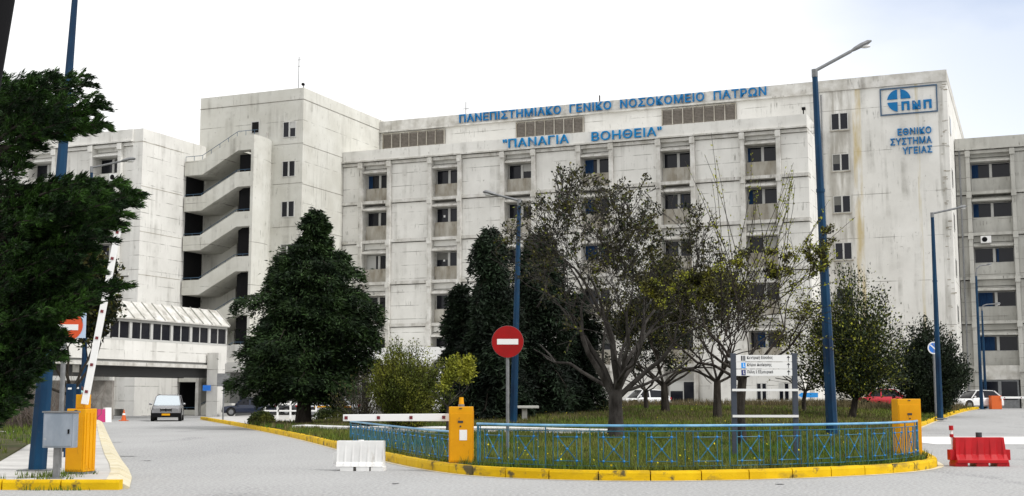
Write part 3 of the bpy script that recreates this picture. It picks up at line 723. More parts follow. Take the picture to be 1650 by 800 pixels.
# air conditioners
def aircon(loc, rz, label):
    a = empty('air_conditioner', loc, rz, label, 'air conditioner', 'air conditioners hung on the hospital walls')
    f = MB(); f.box(-.42, .42, -.32, 0, 0, .6); f.build('casing', M['white'], a, bevel=.02)
    f = MB(); f.disc((-.1, .3), .22, -.335, 20); f.build('fan_grille', M['black'], a)
    f = MB(); f.box(-.35, -.3, -.35, .1, -.06, -.003); f.box(.3, .35, -.35, .1, -.06, -.003); f.build('bracket', M['galv'], a)
def lw(x, y, z): return (LWx + UX * x + NX * y, LWy + UY * x + NY * y, z)
aircon(lw(-2.95, .30, 19.65), -TH, 'white air conditioner below the top window of the left wing')
def rw(px, w, z): s_ = s_at(px, w); p = world_of(s_, w); return (p[0], p[1], z)
aircon(rw(1600, 14.9, 11.3 + 3.35), -TH, 'white air conditioner on the grey right wing beside a curved lamp head')

# ================================================================== STREET FURNITURE
def gpt(px, py, z=0.0):
    Y = (EYE - z) * F_PX / (py - HOR); return X(px, Y), Y
def railing(name, line, z0, H, unit, label, phase=0.0, xh=(.22, .68), wd=.40):
    root = empty(name, (0, 0, 0), 0, label, 'railing')
    pts = equal(line, 0.12)
    Ls = [0]
    for a, b in zip(pts[:-1], pts[1:]): Ls.append(Ls[-1] + math.dist(a, b))
    def P(t, z):
        t = min(max(t, 0), Ls[-1] - 1e-6); j = 0
        lo, hi = 0, len(Ls) - 2
        while lo < hi:
            m_ = (lo + hi + 1) // 2
            if Ls[m_] <= t: lo = m_
            else: hi = m_ - 1
        j = lo; f = (t - Ls[j]) / (Ls[j + 1] - Ls[j])
        x, y = pts[j][0] + (pts[j + 1][0] - pts[j][0]) * f, pts[j][1] + (pts[j + 1][1] - pts[j][1]) * f
        return (x, y, z)
    L_ = Ls[-1]; top = z0 + H
    tr = MB(); n = int(L_ / .4)
    tr.path([P(L_ * i / n, top) for i in range(n + 1)], .026, 10); tr.build('top_rail', M['toprail'], root, smooth=True)
    br = MB(); br.path([P(L_ * i / n, z0 + .06) for i in range(n + 1)], .010, 6); br.build('bottom_rail', M['fence_b'], root)
    br = MB(); br.path([P(L_ * i / n, top - .105 * H / .83) for i in range(n + 1)], .010, 6); br.build('upper_rail', M['fence_b'], root)
    t = phase; k = 0; zt, zb = top - xh[0] * H / .83, top - xh[1] * H / .83
    while t < L_ - .1:
        p = MB(); p.tube(P(t, z0 - (.15 if k % 2 == 0 else -.05)), P(t, top - .02), .013 if k % 2 == 0 else .009, n=6); p.build('post', M['fence_b'], root)
        c = t + unit / 2
        if c + wd / 2 < L_:
            g = MB(); a, b = c - wd / 2, c + wd / 2
            for u in (a - .1, a, b, b + .1): g.tube(P(u, z0 + .06), P(u, top - .105 * H / .83), .009, n=5)
            g.tube(P(a - .1, zt), P(b + .1, zt), .009, n=5); g.tube(P(a - .1, zb), P(b + .1, zb), .009, n=5)
            pa, pb, pc, pd = P(a, zt), P(b, zb), P(a, zb), P(b, zt)
            g.beam(pa, pb, .010, .022); g.beam(pc, pd, .010, .018)
            pn = g.build('cross_panel', M['fence_b'], root)
            nd_ = MB()
            for q in (pa, pb, pc, pd, P(c, (zt + zb) / 2)): nd_.ellipsoid(q, (.026, .026, .026), 8, 6)
            nd_.build('stud', M['node_b'], pn)
        t += unit; k += 1
    p = MB(); p.tube(P(L_ - .03, z0 - .1), P(L_ - .03, top), .024, n=8); p.build('end_post', M['fence_b'], root)
    p = MB(); p.tube(P(.03, z0 - .1), P(.03, top), .024, n=8); p.build('end_post', M['fence_b'], root)
    return root
def sub(line, test): return [p for p in line if test(p)]
FR = offset(equal(KERB, .5), .42)
front = [p for p in FR if (p[0] > -0.95 and p[1] < 30.2 and p[0] < 9.9)]
railing('curved_railing', front, .19, .84, .935, 'long blue curved railing with crossed panels along the front of the yellow kerb', phase=.12)
leftf = [p for p in FR if 27.4 < p[1] < 39.6 and p[0] < 0]
railing('curved_railing', leftf, .17, .66, .93, 'shorter blue railing section behind the white plastic barrier, under the lowered arm')

def barrier_box(loc, rz, w, d, h, label, beacon=True, notice=False, group='amber parking barriers'):
    a = empty('parking_barrier', loc, rz, label, 'parking barrier', group)
    f = MB(); f.box(-w / 2, w / 2, -d / 2, d / 2, 0.04, h); f.build('housing', M['amber'], a, bevel=.012)
    f = MB(); f.box(-w / 2 - .02, w / 2 + .02, -d / 2 - .02, d / 2 + .02, 0, .035); f.build('base_plate', M['galv'], a)
    f = MB(); f.box(-w / 2 + .03, w / 2 - .03, -d / 2 - .012, -d / 2 - .001, .08, h * .985 - .12); dr = f.build('front_door', M['amber'], a, bevel=.004)
    f = MB(); f.box(-.055, .055, -d / 2 - .02, -d / 2 - .0125, h * .72, h * .72 + .045); f.disc((0, h * .66), .018, -d / 2 - .024, 12, th=.012); f.box(-.03, .03, -d / 2 - .012, -d / 2 - .001, h - .045, h - .025); f.build('lock', M['ink'], dr)
    f = MB()
    for k in range(3): f.box(w / 2 + .001, w / 2 + .010, -d / 2 + .05 + k * d * .3, -d / 2 + .05 + k * d * .3 + d * .16, .1, h - .08)
    f.build('side_rib', M['amber'], a)
    if beacon:
        f = MB(); f.tube((0, 0, h), (0, 0, h + .05), .07, n=14); b_ = f.build('beacon_base', M['galv'], a, smooth=True)
        f = MB(); f.tube((0, 0, h + .05), (0, 0, h + .20), .058, .045, n=14); f.build('beacon_dome', M['amber'], b_, smooth=True)
    if notice:
        f = MB(); f.box(-.02, .14, -d / 2 - .018, -d / 2 - .0125, h * .42, h * .60); f.build('paper_notice', M['white'], a)
    return a
def arm(cab, p0, p1, w, n):
    """lift arm from pivot to tip with square dark red reflectors, a part of its barrier"""
    rz = cab.rotation_euler[2]; inv_ = Matrix.Rotation(-rz, 3, 'Z')
    p0 = inv_ @ (Vector(p0) - cab.location); p1 = inv_ @ (Vector(p1) - cab.location)
    L_ = (p1 - p0).length; d = (p1 - p0) / L_; n_ = (inv_ @ Vector((0, 1, 0))).normalized()
    n_ = (n_ - d * n_.dot(d)).normalized(); perp = n_.cross(d).normalized()
    f = MB()
    vs = [q + perp * (s * ww / 2) + n_ * (t * .03) for q, ww in ((p0, w * 1.05), (p1, w * .92)) for s, t in ((-1, -1), (1, -1), (1, 1), (-1, 1))]
    f.add(vs, [(0, 1, 2, 3), (7, 6, 5, 4), (0, 4, 5, 1), (1, 5, 6, 2), (2, 6, 7, 3), (3, 7, 4, 0)])
    bm_ = f.build('arm', M['white'], cab, bevel=.008)
    for i in range(n):
        t = L_ * (.07 + .90 * i / (n - 1)); c = p0 + d * t; f = MB(); s = w * .22
        vs = [c + perp * (u * s) + d * (v * s) + n_ * y for y in (-.042, -.0305) for u, v in ((-1, -1), (1, -1), (1, 1), (-1, 1))]
        f.add(vs, [(0, 1, 2, 3), (7, 6, 5, 4), (0, 4, 5, 1), (1, 5, 6, 2), (2, 6, 7, 3), (3, 7, 4, 0)])
        f.build('reflector', M['refl'], bm_)
# left barrier, raised
Yb = 24.4
bx = X(138, Yb)
cab = barrier_box((bx, Yb, .135), R(-14), .40, .40, 1.23, 'amber parking barrier with raised arm at left beside the grey cabinet', beacon=False)
f = MB(); f.box(-.07, .11, -.12, .12, 1.232, 1.50); f.build('pivot_head', M['amber'], cab, bevel=.01)
tx, tz = atY(197, 369, Yb + .1)
arm(cab, (X(146, Yb), Yb - .16, 1.45), (tx, Yb - .12, tz), .125, 7)
# middle barrier, lowered towards the left
Ym = 27.3
cab = barrier_box((X(744, Ym), Ym, .16), R(-2), .50, .42, 1.22, 'amber parking barrier with beacon, paper notice and lowered arm behind the railing', notice=True)
arm(cab, (X(728, Ym), Ym + .12, Z(673, Ym)), (X(555, Ym + .3), Ym + .35, Z(674, Ym)), .155, 4)
Yr = 30.4
barrier_box((X(1455, Yr), Yr, .18), R(4), .57, .40, 1.36, 'armless amber parking barrier at the right end of the curved railing', beacon=False)
# grey control cabinet on a post
Yc = 22.9
c_ = empty('control_cabinet', (X(105, Yc), Yc, .135), R(-4), 'grey steel control cabinet on a short post in front of the blue pole', 'cabinet')
f = MB(); f.box(-.28, .28, -.11, .11, .55, 1.17); f.build('housing', M['cabinet'], c_, bevel=.01)
f = MB(); f.box(-.30, .30, -.13, .13, 1.175, 1.20); f.build('rain_hood', M['galv'], c_)
f = MB(); f.box(-.255, .255, -.122, -.111, .58, 1.145); dr = f.build('door', M['cabinet'], c_, bevel=.004)
f = MB(); f.box(.185, .215, -.135, -.1225, .80, .88); f.build('lock', M['black'], dr)
f = MB(); f.box(-.10, -.0, -.04, .06, 0, .549); f.build('post', M['galv'], c_)
f = MB(); f.box(-.16, .06, -.1, .12, -.004, .02); f.build('base_plate', M['galv'], c_)

# signs
def round_sign(loc, r, h, label, cat, face, kind, pole_r=.04, rz=0):
    a = empty('round_sign', loc, rz, label, cat)
    f = MB(); f.tube((0, .05, -.2), (0, .05, h + r * .8), pole_r, n=12); f.build('pole', M['galv'], a, smooth=True)
    f = MB(); f.disc((0, h), r, -.004, 40, th=.012); f.build('backing', M['galv'], a)
    f = MB(); f.disc((0, h), r * .985, -.016, 40, th=.010); fc = f.build('sign_face', face, a)
    if kind == 'noentry':
        f = MB(); f.box(-r * .66, r * .66, -.020, -.0165, h - r * .17, h + r * .17); f.build('white_bar', M['white'], fc)
    if kind == 'noparking':
        f = MB(); n = 40; rs = []
        for rr in (r * .99, r * .80):
            rs.append([(rr * math.cos(2 * math.pi * i / n), -.02, h + rr * math.sin(2 * math.pi * i / n)) for i in range(n)])
        o_ = len(f.v); f.add(rs[0] + rs[1], [(i, (i + 1) % n, n + (i + 1) % n, n + i) for i in range(n)]); f.build('white_rim', M['white'], fc)
        f = MB(); f.beam((-r * .55, -.021, h + r * .5), (r * .55, -.021, h - r * .5), .004, r * .2); f.build('slash', M['white'], fc)
    f = MB(); f.box(-pole_r * 1.5, pole_r * 1.5, .0, .1, h - .12, h - .08); f.box(-pole_r * 1.5, pole_r * 1.5, .0, .1, h + .08, h + .12); f.build('clamp', M['galv'], a)
    return a
Yn = 33
round_sign((X(818, Yn), Yn, lawn_z(0, Yn) - .1), .42, Z(551, Yn) - lawn_z(0, Yn) + .1, 'red round no entry sign with white bar on a grey pole', 'road sign', M['redsign'], 'noentry', pole_r=.045)
Yp = 77
round_sign((X(1503, Yp), Yp, lawn_z(25, Yp)), .385, Z(561, Yp) - lawn_z(25, Yp), 'small blue round no parking sign before the dark shrub', 'road sign', M['bluesign'], 'noparking', pole_r=.07)
Ye = 26.3
a = empty('square_sign', (X(104, Ye), Ye, .13), R(6), 'faded orange red no entry sign on pale square board half hidden by cedar', 'road sign')
zc = Z(517, Ye) - .13
f = MB(); f.tube((0, .04, 0), (0, .04, zc + .2), .05, n=12); f.build('pole', M['galv'], a, smooth=True)
f = MB(); f.box(-.36, .44, -.02, -.0, zc - .36, zc + .16); brd = f.build('board', M['paleblue'], a)
f = MB(); f.disc((.05, zc - .10), .33, -.032, 36, th=.011); fc = f.build('sign_face', M['orangered'], a)
f = MB(); f.box(-.19, .29, -.037, -.0325, zc - .20, zc - .08); f.build('white_bar', M['white'], fc)
# direction board
Yd = 29.6
xd0, xd1 = X(1180, Yd), X(1278, Yd); zl = lawn_z(5.8, Yd)
D = empty('direction_board', ((xd0 + xd1) / 2, Yd, zl), 0, 'direction board with three white strips, black arrows and two bare rails between dark posts', 'signboard')
hw = (xd1 - xd0) / 2; ztop = Z(571, Yd) - zl
for s in (-1, 1):
    f = MB(); f.box(s * hw - .06, s * hw + .06, -.05, .05, -.15, ztop + .02); f.build('post', M['darkpost'], D, bevel=.008)
f = MB(); f.tube((-hw - .09, 0, ztop - .12), (-hw - .09, -.02, ztop - .12), .035); f.build('bolt', M['white'], D)
TXT = [('Κεντρική Είσοδος', None), ('Κτίριο Διοίκησης', M['skyblue']), ('Πύλη 2 Εξωτερικά', M['navy'])]
for i, (tx_, im) in enumerate(TXT):
    zt = Z([572.5, 584, 595.5][i], Yd) - zl; zb = Z([583, 594.5, 606][i], Yd) - zl
    f = MB(); f.box(-hw + .062, hw - .062, -.045, -.015, zb, zt); pn = f.build('panel', M['white'], D)
    hh = zt - zb; x_ = -hw + .18
    f = MB()
    if im is None:
        f.box(x_, x_ + .03, -.049, -.0455, zb + hh * .12, zt - hh * .12); ic = f.build('pictogram', M['ink'], pn)
        f = MB(); f.box(x_ + .045, x_ + .10, -.049, -.0455, zb + hh * .12, zt - hh * .12); f.build('pictogram', M['galv'], pn)
    else:
        f.box(x_, x_ + .10, -.049, -.0455, zb + hh * .08, zt - hh * .08); ic = f.build('pictogram', im, pn)
        f = MB(); f.box(x_ + .045, x_ + .06, -.052, -.0495, zb + hh * .35, zt - hh * .2); f.box(x_ + .045, x_ + .08, -.052, -.0495, zb + hh * .25, zb + hh * .34); f.build('symbol', M['white'], ic)
    text('sign_lettering', tx_, M['ink'], pn, x_ + .14, x_ + .14 + .60 - .03 * (i == 1), zb + hh * .28, zt - hh * .12, -.0455, .004, .01)
    f = MB(); xa = hw - .145
    f.box(xa - .007, xa + .007, -.049, -.0455, zb + hh * .12, zt - hh * .35); f.prism([(xa - .04, zt - hh * .42), (xa + .04, zt - hh * .42), (xa, zt - hh * .10)], -.049, -.0455); f.build('arrow', M['ink'], pn)
for py in (629, 671):
    z_ = Z(py, Yd) - zl; f = MB(); f.box(-hw - .05, hw + .05, -.10, -.06, z_ - .025, z_ + .03); f.build('rail', M['white'], D)
# sign back on thin post, small blue signs
Ys = 80
a = empty('sign_back', (X(363, Ys), Ys, .13), 0, 'grey back of a square sign on thin post near the parked dark hatchback', 'road sign')
f = MB(); f.box(-.42, .40, -.02, 0, Z(623, Ys) - .13, Z(602, Ys) - .13); f.build('board', M['galv'], a); f = MB(); f.tube((0, .05, 0), (0, .05, Z(602, Ys) - .13), .05); f.build('pole', M['galv'], a)
f = MB(); yy = 96.3; x_ = X(336, yy); f.box(x_ - .3, x_ + .3, yy, yy + .04, Z(630, yy), Z(621, yy)); f.box(x_ - .15, x_ + .15, yy - .012, yy - .001, Z(626, yy), Z(624.6, yy)); tag(f.build('wall_sign', M['bluesign']), 'small blue sign fixed to the white bridge column', 'sign')
yy = 86; x_ = X(1300, yy)
a = empty('arrow_sign', (x_, yy, .8), 0, 'low blue arrow shaped sign by the white wall right of the direction board', 'sign')
f = MB(); f.prism([(-.72, 0), (-.5, .16), (.62, .16), (.62, -.16), (-.5, -.16)], -.02, .02); o_ = f.build('arrow_board', M['skyblue'], a); o_.location = (0, 0, Z(637, yy) - .8)
f = MB(); f.tube((.1, .05, -.1), (.1, .05, Z(637, yy) - .8), .03); f.build('post', M['galv'], a)

# lamp posts
def lamp(px, pyb, Y, pyt, reach, rise, r0, r1, label, z0=None, lean=0.0, headlen=.75, curve=False, nohead=False, headm='galv'):
    x = X(px, Y); zb = z0 if z0 is not None else lawn_z(x, Y)
    H = Z(pyt, Y) - zb
    a = empty('street_lamp', (x, Y, zb), 0, label, 'street lamp', 'tall blue street lamps')
    f = MB(); f.tube((0, 0, -.1), (lean, 0, H), r0, r1, n=8); f.build('pole', M['pole_b'], a)
    f = MB(); f.box(-r0 * 1.6, r0 * 1.6, -r0 * 1.6, r0 * 1.6, -.05, .03); f.build('base_plate', M['galv'], a)
    f = MB(); f.tube((lean * .66, 0, H * .66), (lean * .66, 0, H * .66 + .12), r0 * .75, n=10); f.build('collar', M['pole_b'], a)
    if nohead: return a
    s = 1 if reach > 0 else -1
    f = MB()
    if curve: pts = [(lean, 0, H - .05), (lean + reach * .1, 0, H + rise * .55), (lean + reach * .4, 0, H + rise * .9), (lean + reach, 0, H + rise)]
    else: pts = [(lean, 0, H - .02), (lean + reach, 0, H + rise)]
    f.path(pts, r1 * .62, 8); f.tube((lean, 0, H - .25), (lean, 0, H + .04), r1 * 1.15, n=8); f.build('arm', M['galv'], a)
    d = Vector((reach, 0, rise * (.35 if curve else 1))).normalized()
    c = Vector((lean + reach, 0, H + rise)); k = headlen; rings = []
    up = Vector((-d.z, 0, d.x)) * s if s > 0 else Vector((d.z, 0, -d.x))
    up = Vector((0, 0, 1)) - d * d.z; up.normalize(); sd_ = Vector((0, 1, 0))
    for t, w_, h_, lo_ in ((0, .05, .05, .04), (.2, .12, .09, .06), (.5, .16, .11, .07), (.85, .15, .09, .07), (1.0, .07, .03, .04)):
        p = c + d * (k * t); rings.append([p + sd_ * (w_ * math.cos(q)) + up * ((h_ if math.sin(q) > 0 else lo_) * math.sin(q)) for q in [2 * math.pi * i / 10 for i in range(10)]])
    f = MB(); f.loft(rings); hd = f.build('lamp_head', M['galv'], a, smooth=True)
    f = MB(); f.ellipsoid(c + d * (k * .62) - up * .07, (k * .28, .11, .07), 10, 6); f.build('lens', M['dirty_white'], hd, smooth=True)
    return a
lamp(70, 755, 25.4, -120, 1, .3, .185, .045, 'thick blue lamp pole at far left behind the cedar and grey cabinet', z0=.13, nohead=True, lean=.42)
lamp(138, 640, 57, 270, 1.35, .28, .13, .07, 'thin lamp post with pale head in front of the left wing', z0=.1, headlen=.65)
lamp(827, 668, 55, 323, -1.0, .24, .17, .085, 'blue lamp post behind the red no entry sign, arm to the left', lean=.27, headlen=.62)
lamp(1336, 700, 45, 114, 1.35, .72, .215, .10, 'tallest blue lamp post, rising right of the direction board', headlen=.85, lean=-.26)
lamp(1509, 655, 74, 344, 1.45, .30, .19, .10, 'blue lamp post behind the no parking sign, before the plain tower', headlen=.6)
lamp(1576, 660, 97, 440, .85, .62, .15, .08, 'curved blue lamp post by the parked white cars at right', z0=.6, curve=True, headlen=.4)
lamp(1583, 660, 104, 496, 1.1, .30, .13, .07, 'shortest blue lamp post before the grey right wing', z0=.6, curve=True, headlen=.45)
# blue posts and brown scrub behind the left barrier
for px, Y, wpx, pyt in ((119, 31, 12, 619), (131, 36, 7, 618)):
    x = X(px, Y); r = wpx / F_PX * Y / 2
    a = empty('square_post', (x, Y, .13), 0, 'wider blue square post behind the left barrier box' if px < 125 else 'narrower blue square post beside the masked person', 'post', 'blue square posts')
    f = MB(); f.box(-r, r, -r, r, 0, Z(pyt, Y) - .13); f.build('shaft', M['pole_b'], a, bevel=.006)
    f = MB(); f.box(-r * .5, r * .5, -r - .006, -r - .001, Z(pyt + 9, Y) - .13, Z(pyt + 6, Y) - .13); f.build('sticker', M['white'], a)
# leaning dark post top left
f = MB(); yb = 11.5
pa = Vector((X(-135, yb), yb, 0)); 
x1_, z1_ = atY(4, 0, yb); pb = Vector((x1_, yb, z1_)); pc = pa + (pb - pa) * 1.5
f.tube(tuple(pa), tuple(pc), .13, .10, n=14)
tag(f.build('leaning_pole', M['black'], smooth=True), 'dark leaning pole cut off by the top left corner', 'pole')

# plastic barriers
def water_barrier(loc, rz, Lh, H, m, label, red):
    a = empty('road_barrier', loc, rz, label, 'barrier')
    f = MB(); n = 5
    prof = ([(-.25, .08), (-.25, .15), (-.15, .27), (-.10, H), (.10, H), (.15, .27), (.25, .15), (.25, .08)] if red else [(-.22, .09), (-.20, .16), (-.17, .19), (-.14, H), (.14, H), (.17, .19), (.20, .16), (.22, .09)])
    xs_ = [-Lh]; 
    k = 4 if red else 6
    for i in range(k):
        c = -Lh + (2 * Lh) * (i + .5) / k; g = .045
        xs_ += [c - g * 2, c - g, c + g, c + g * 2]
    xs_.append(Lh)
    rings = []
    for i, x in enumerate(xs_):
        rec = (.035 if red else .016) if 0 < i < len(xs_) - 1 and (i - 1) % 4 in (1, 2) else 0
        tp = .05 * (1 if (i in (0, len(xs_) - 1)) else 0)
        rings.append([(x * (1 - .06 * (z_ / H) if red else 1), y_ - math.copysign(rec, y_) * (1 if .15 < z_ < H - .02 else 0), z_) for y_, z_ in prof])
    f.loft(rings); f.build('shell', m, a, bevel=.006)
    f = MB()
    for x in ((-Lh * .8, 0, Lh * .8) if red else (-Lh * .55, Lh * .15, Lh * .98 - .1)):
        f.box(x - .14, x + .14, -.21, .21, .0, .089)
    f.build('foot', m if red else M['dirty_white'], a)
    f = MB()
    f.box(-Lh - .10, -Lh + .02, -.10, .10, .14, .38); f.build('coupling', m, a, bevel=.01)
    if red: f = MB(); f.box(Lh - .06, Lh + .10, -.10, .10, .14, .38); f.build('coupling', m, a, bevel=.01)
    if red:
        f = MB(); f.tube((.02, 0, H), (.02, 0, H + .11), .07, n=12); f.build('filler_cap', M['ink'], a, smooth=True)
        f = MB(); f.tube((-Lh * .95, .1, .3), (-Lh * .97, .1, H + .26), .028, n=10); pt = f.build('marker_post', M['white'], a)
        f = MB(); f.tube((-Lh * .966, .1, H + .16), (-Lh * .97, .1, H + .265), .05, n=10); f.tube((-Lh * .96, .1, H + .0), (-Lh * .962, .1, H + .07), .045, n=10); f.build('red_band', M['redplastic'], pt)
    else:
        f = MB(); f.tube((0, 0, H - .002), (0, 0, H + .02), .06, n=12); f.build('filler_cap', M['dirty_white'], a)
    return a
x_, y_ = gpt(583, 757); water_barrier((x_, y_ + .2, 0), R(-3), .50, .64, M['dirty_white'], 'white plastic road barrier standing on the asphalt before the yellow kerb', False)
x_, y_ = gpt(1573, 750); water_barrier((x_, y_ + .2, 0), R(1), .60, .66, M['redplastic'], 'red plastic road barrier with a short marker post on the right road', True)
x_, y_ = gpt(163, 680); a = empty('road_barrier', (x_ + .3, y_, 0), R(40), 'magenta and white plastic barrier far off beside the left kerb', 'barrier')
f = MB(); f.prism([(-.25, 0), (.25, 0), (.16, .8), (-.16, .8)], -.35, .1, 'x'); f.build('magenta_half', M['pink'], a); f = MB(); f.prism([(-.25, 0), (.25, 0), (.16, .9), (-.16, .9)], .11, .5, 'x'); f.build('white_half', M['white'], a)
x_, y_ = gpt(205, 678); a = empty('traffic_cone', (x_, y_, 0), 0, 'orange traffic cone near the footbridge', 'cone')
f = MB(); f.box(-.25, .25, -.25, .25, 0, .05); f.build('foot', M['orange'], a); f = MB(); f.tube((0, 0, .05), (0, 0, .72), .17, .03, n=14); c__ = f.build('cone', M['orange'], a, smooth=True); f = MB(); f.tube((0, 0, .38), (0, 0, .5), .112, .085, n=14); f.build('white_band', M['white'], c__)
# far right orange barrier with arm
yy = 99; x_ = X(1598, yy); a = empty('parking_barrier', (x_, yy, .6), 0, 'small orange barrier box far off at right with white arm across the lane', 'parking barrier')
cab = a
f = MB(); f.box(-.4, .4, -.3, .3, 0, Z(638, yy) - .6); f.build('housing', M['orange'], a, bevel=.02)
arm(cab, (x_ + .3, yy - .35, Z(641, yy)), (x_ + 4.6, yy - .35, Z(641, yy)), .16, 4)
# park bench-like slab table under the dark trees, white rails by the parking
yy = 58; x_ = X(845, yy); zl = lawn_z(x_, yy); a = empty('stone_table', (x_, yy, zl), 0, 'small pale stone table under the dark weeping trees', 'table')
f = MB(); f.box(-.65, .65, -.4, .4, .60, .72); f.build('top', M['grey_wall'], a, bevel=.02); f = MB(); f.box(-.12, .12, -.12, .12, -.1, .619); f.build('leg', M['concrete'], a)
a = empty('guard_rail', (X(430, 84), 84, .3), R(0), 'low white guard rail beside the parked cars at left', 'railing')
f = MB(); Lg = X(512, 84) - X(430, 84)
f.box(0, Lg, -.05, .05, .72, .86); f.box(0, Lg, -.05, .05, .30, .40); f.build('rail', M['white'], a)
for i in range(5): f = MB(); f.box(Lg * i / 4 - .06, Lg * i / 4 + .06, -.04, .06, -.25, 1.0); f.build('post', M['white'], a)
yy = 62
for px, py, hpx in ((729, 642, 14), ):
    x_ = X(px, yy); zl = lawn_z(x_, yy); f = MB(); f.box(x_ - .1, x_ + .1, yy - .05, yy + .05, zl, Z(py, yy)); f.build('w', M['white']); 
    tag(COL.objects[-1], 'short white stake beside the amber box beacon', 'post'); COL.objects[-1].name = 'marker_stake'

# ================================================================== VEHICLES
def car(loc, rz, Lc, Wd, Ht, kind, paint, label, group=None, lower=None, plate=None, taxi=False, cat='car', front_pale=False):
    """x = across, y = along (front towards -y)"""
    a = empty({'suv': 'parked_car', 'van': 'parked_van'}.get(kind, 'parked_car'), loc, rz, label, cat, group)
    w = Wd / 2; zb = .22 if kind != 'suv' else .28
    belt = Ht * .60; hood = Ht * (.56 if kind != 'suv' else .60)
    # stations: (t along, z_bottom, z_top, half width factor)
    if kind == 'sedan': st = [(0, .32, hood * .78, .80), (.04, zb, hood * .88, .93), (.12, zb, hood * .95, .99), (.28, zb, hood, 1), (.36, zb, belt, 1), (.80, zb, belt, 1), (.93, zb, belt * .97, .97), (.985, zb, belt * .93, .92), (1, .34, belt * .80, .84)]
    elif kind == 'van': st = [(0, .34, hood * .85, .86), (.04, zb, hood, .96), (.13, zb, belt, 1), (.6, zb, belt, 1), (.97, zb, belt, 1), (1, .34, belt, .96)]
    else: st = [(0, .32, hood * .80, .82), (.03, zb, hood * .90, .94), (.12, zb, hood * .96, .99), (.25, zb, hood, 1), (.32, zb, belt, 1), (.8, zb, belt, 1), (.95, zb, belt * 1.0, .97), (.985, zb, belt * .92, .94), (1, .34, belt * .78, .88)]
    rings = []
    for t, z0, z1, k in st:
        y = -Lc / 2 + Lc * t; W_ = w * k
        half_ = [(W_ * .86, z0), (W_, z0 + .10), (W_ * 1.0, z0 + (z1 - z0) * .55), (W_ * .965, z1 - .07), (W_ * .90, z1 - .015), (W_ * .45, z1 + .012)]
        rings.append([(x, y, z) for x, z in half_] + [(-x, y, z) for x, z in half_[::-1]])
    f = MB(); f.loft(rings); body = f.build('body', paint, a, smooth=True)
    if kind == 'sedan': gh = [(.285, belt - .02, .86), (.40, Ht - .05, .70), (.52, Ht, .69), (.70, Ht - .03, .68), (.87, belt - .02, .84)]
    elif kind == 'van': gh = [(.10, belt - .02, .90), (.22, Ht - .06, .80), (.4, Ht, .80), (.9, Ht, .80), (.985, belt - .02, .90)]
    elif kind == 'suv': gh = [(.27, belt - .02, .88), (.38, Ht - .08, .74), (.5, Ht, .73), (.85, Ht - .04, .72), (.965, belt - .02, .86)]
    else: gh = [(.24, belt - .02, .87), (.38, Ht - .06, .72), (.5, Ht, .71), (.80, Ht - .05, .70), (.965, belt - .02, .84)]
    def gring(e, grow=0.0):
        rs = []
        for t, z1, k in gh:
            y = -Lc / 2 + Lc * t; frac = (z1 - belt) / (Ht - belt)
            wb = w * .90 + grow; wt = w * (.90 + (k - .90) * max(0, frac)) + grow
            rs.append([(wb, y, belt - .03), (wt, y, max(belt - .02, z1 - .05) + grow), (wt * .8, y, max(belt - .015, z1) + grow), (-wt * .8, y, max(belt - .015, z1) + grow), (-wt, y, max(belt - .02, z1 - .05) + grow), (-wb, y, belt - .03)])
        return rs
    f = MB(); f.loft(gring(0)); f.build('window_glass', M['glass'], a, smooth=True)
    # roof skin and pillars (a painted shell over the glass)
    rs = gring(0, .012); f = MB()
    for i in range(1, len(rs) - 2): 
        f.add([rs[i][1], rs[i][2], rs[i][3], rs[i][4], rs[i + 1][1], rs[i + 1][2], rs[i + 1][3], rs[i + 1][4]], [(0, 1, 5, 4), (1, 2, 6, 5), (2, 3, 7, 6)])
    f.build('roof', paint, body, smooth=True)
    f = MB()
    for s in (0, 5):
        q = 1 if s == 0 else 4
        f.beam(rs[0][s], rs[1][q], .05, .07); f.beam(rs[-1][s], rs[-2][q], .07, .09)
        for t in ((.52,) if kind != 'sedan' else (.56,)):
            y = -Lc / 2 + Lc * t; xx = (w * .90 + .012) * (1 if s == 0 else -1); xt = (w * gh[2][2] + .014) * (1 if s == 0 else -1)
            f.beam((xx, y, belt - .03), (xt, y, Ht - .06), .04, .09)
    f.build('pillar', paint, body)
    for t in (.17, .80):
        for s in (-1, 1):
            y = -Lc / 2 + Lc * t; rr = Ht * .215 if kind != 'van' else .33
            f = MB(); f.disc((y, rr + .03), rr * 1.18, s * (w - .02) if s < 0 else w - .02 , 22, 'x', .024 * (1)); f.build('wheel_arch', M['black'], a)
            f = MB(); f.tube((s * (w - .20), y, rr), (s * (w + .012), y, rr), rr, n=20); wh = f.build('wheel', M['rubber'], a, smooth=True)
            f = MB(); f.tube((s * (w + .001), y, rr), (s * (w + .02), y, rr), rr * .62, n=14); f.build('rim', M['galv'], wh)
    yf = -Lc / 2
    for s in (-1, 1):
        f = MB(); f.ellipsoid((s * w * .66, yf + .10, hood * .76), (w * .20, .10, .085), 12, 6); f.build('headlight', M['dirty_white'], a, smooth=True)
        f = MB(); f.box(s * w * .84 - .07, s * w * .84 + .07, -yf - .10, -yf + .012, belt * .80, belt * 1.0); f.build('taillight', M['redplastic'], a, bevel=.015)
        f = MB(); f.ellipsoid((s * (w + .10), yf + Lc * .29, belt + .07), (.11, .06, .08), 8, 6); f.build('side_mirror', paint, a, smooth=True)
    f = MB(); f.box(-w * .82, w * .82, yf - .03, yf + .16, zb + .05, zb + .26); f.box(-w * .82, w * .82, -yf - .16, -yf + .03, zb + .05, zb + .26); f.build('bumper', lower or paint, a, bevel=.02)
    f = MB(); f.box(-w * .38, w * .38, yf - .010, yf + .1, hood * .60, hood * .80); f.build('grille', M['black'], a)
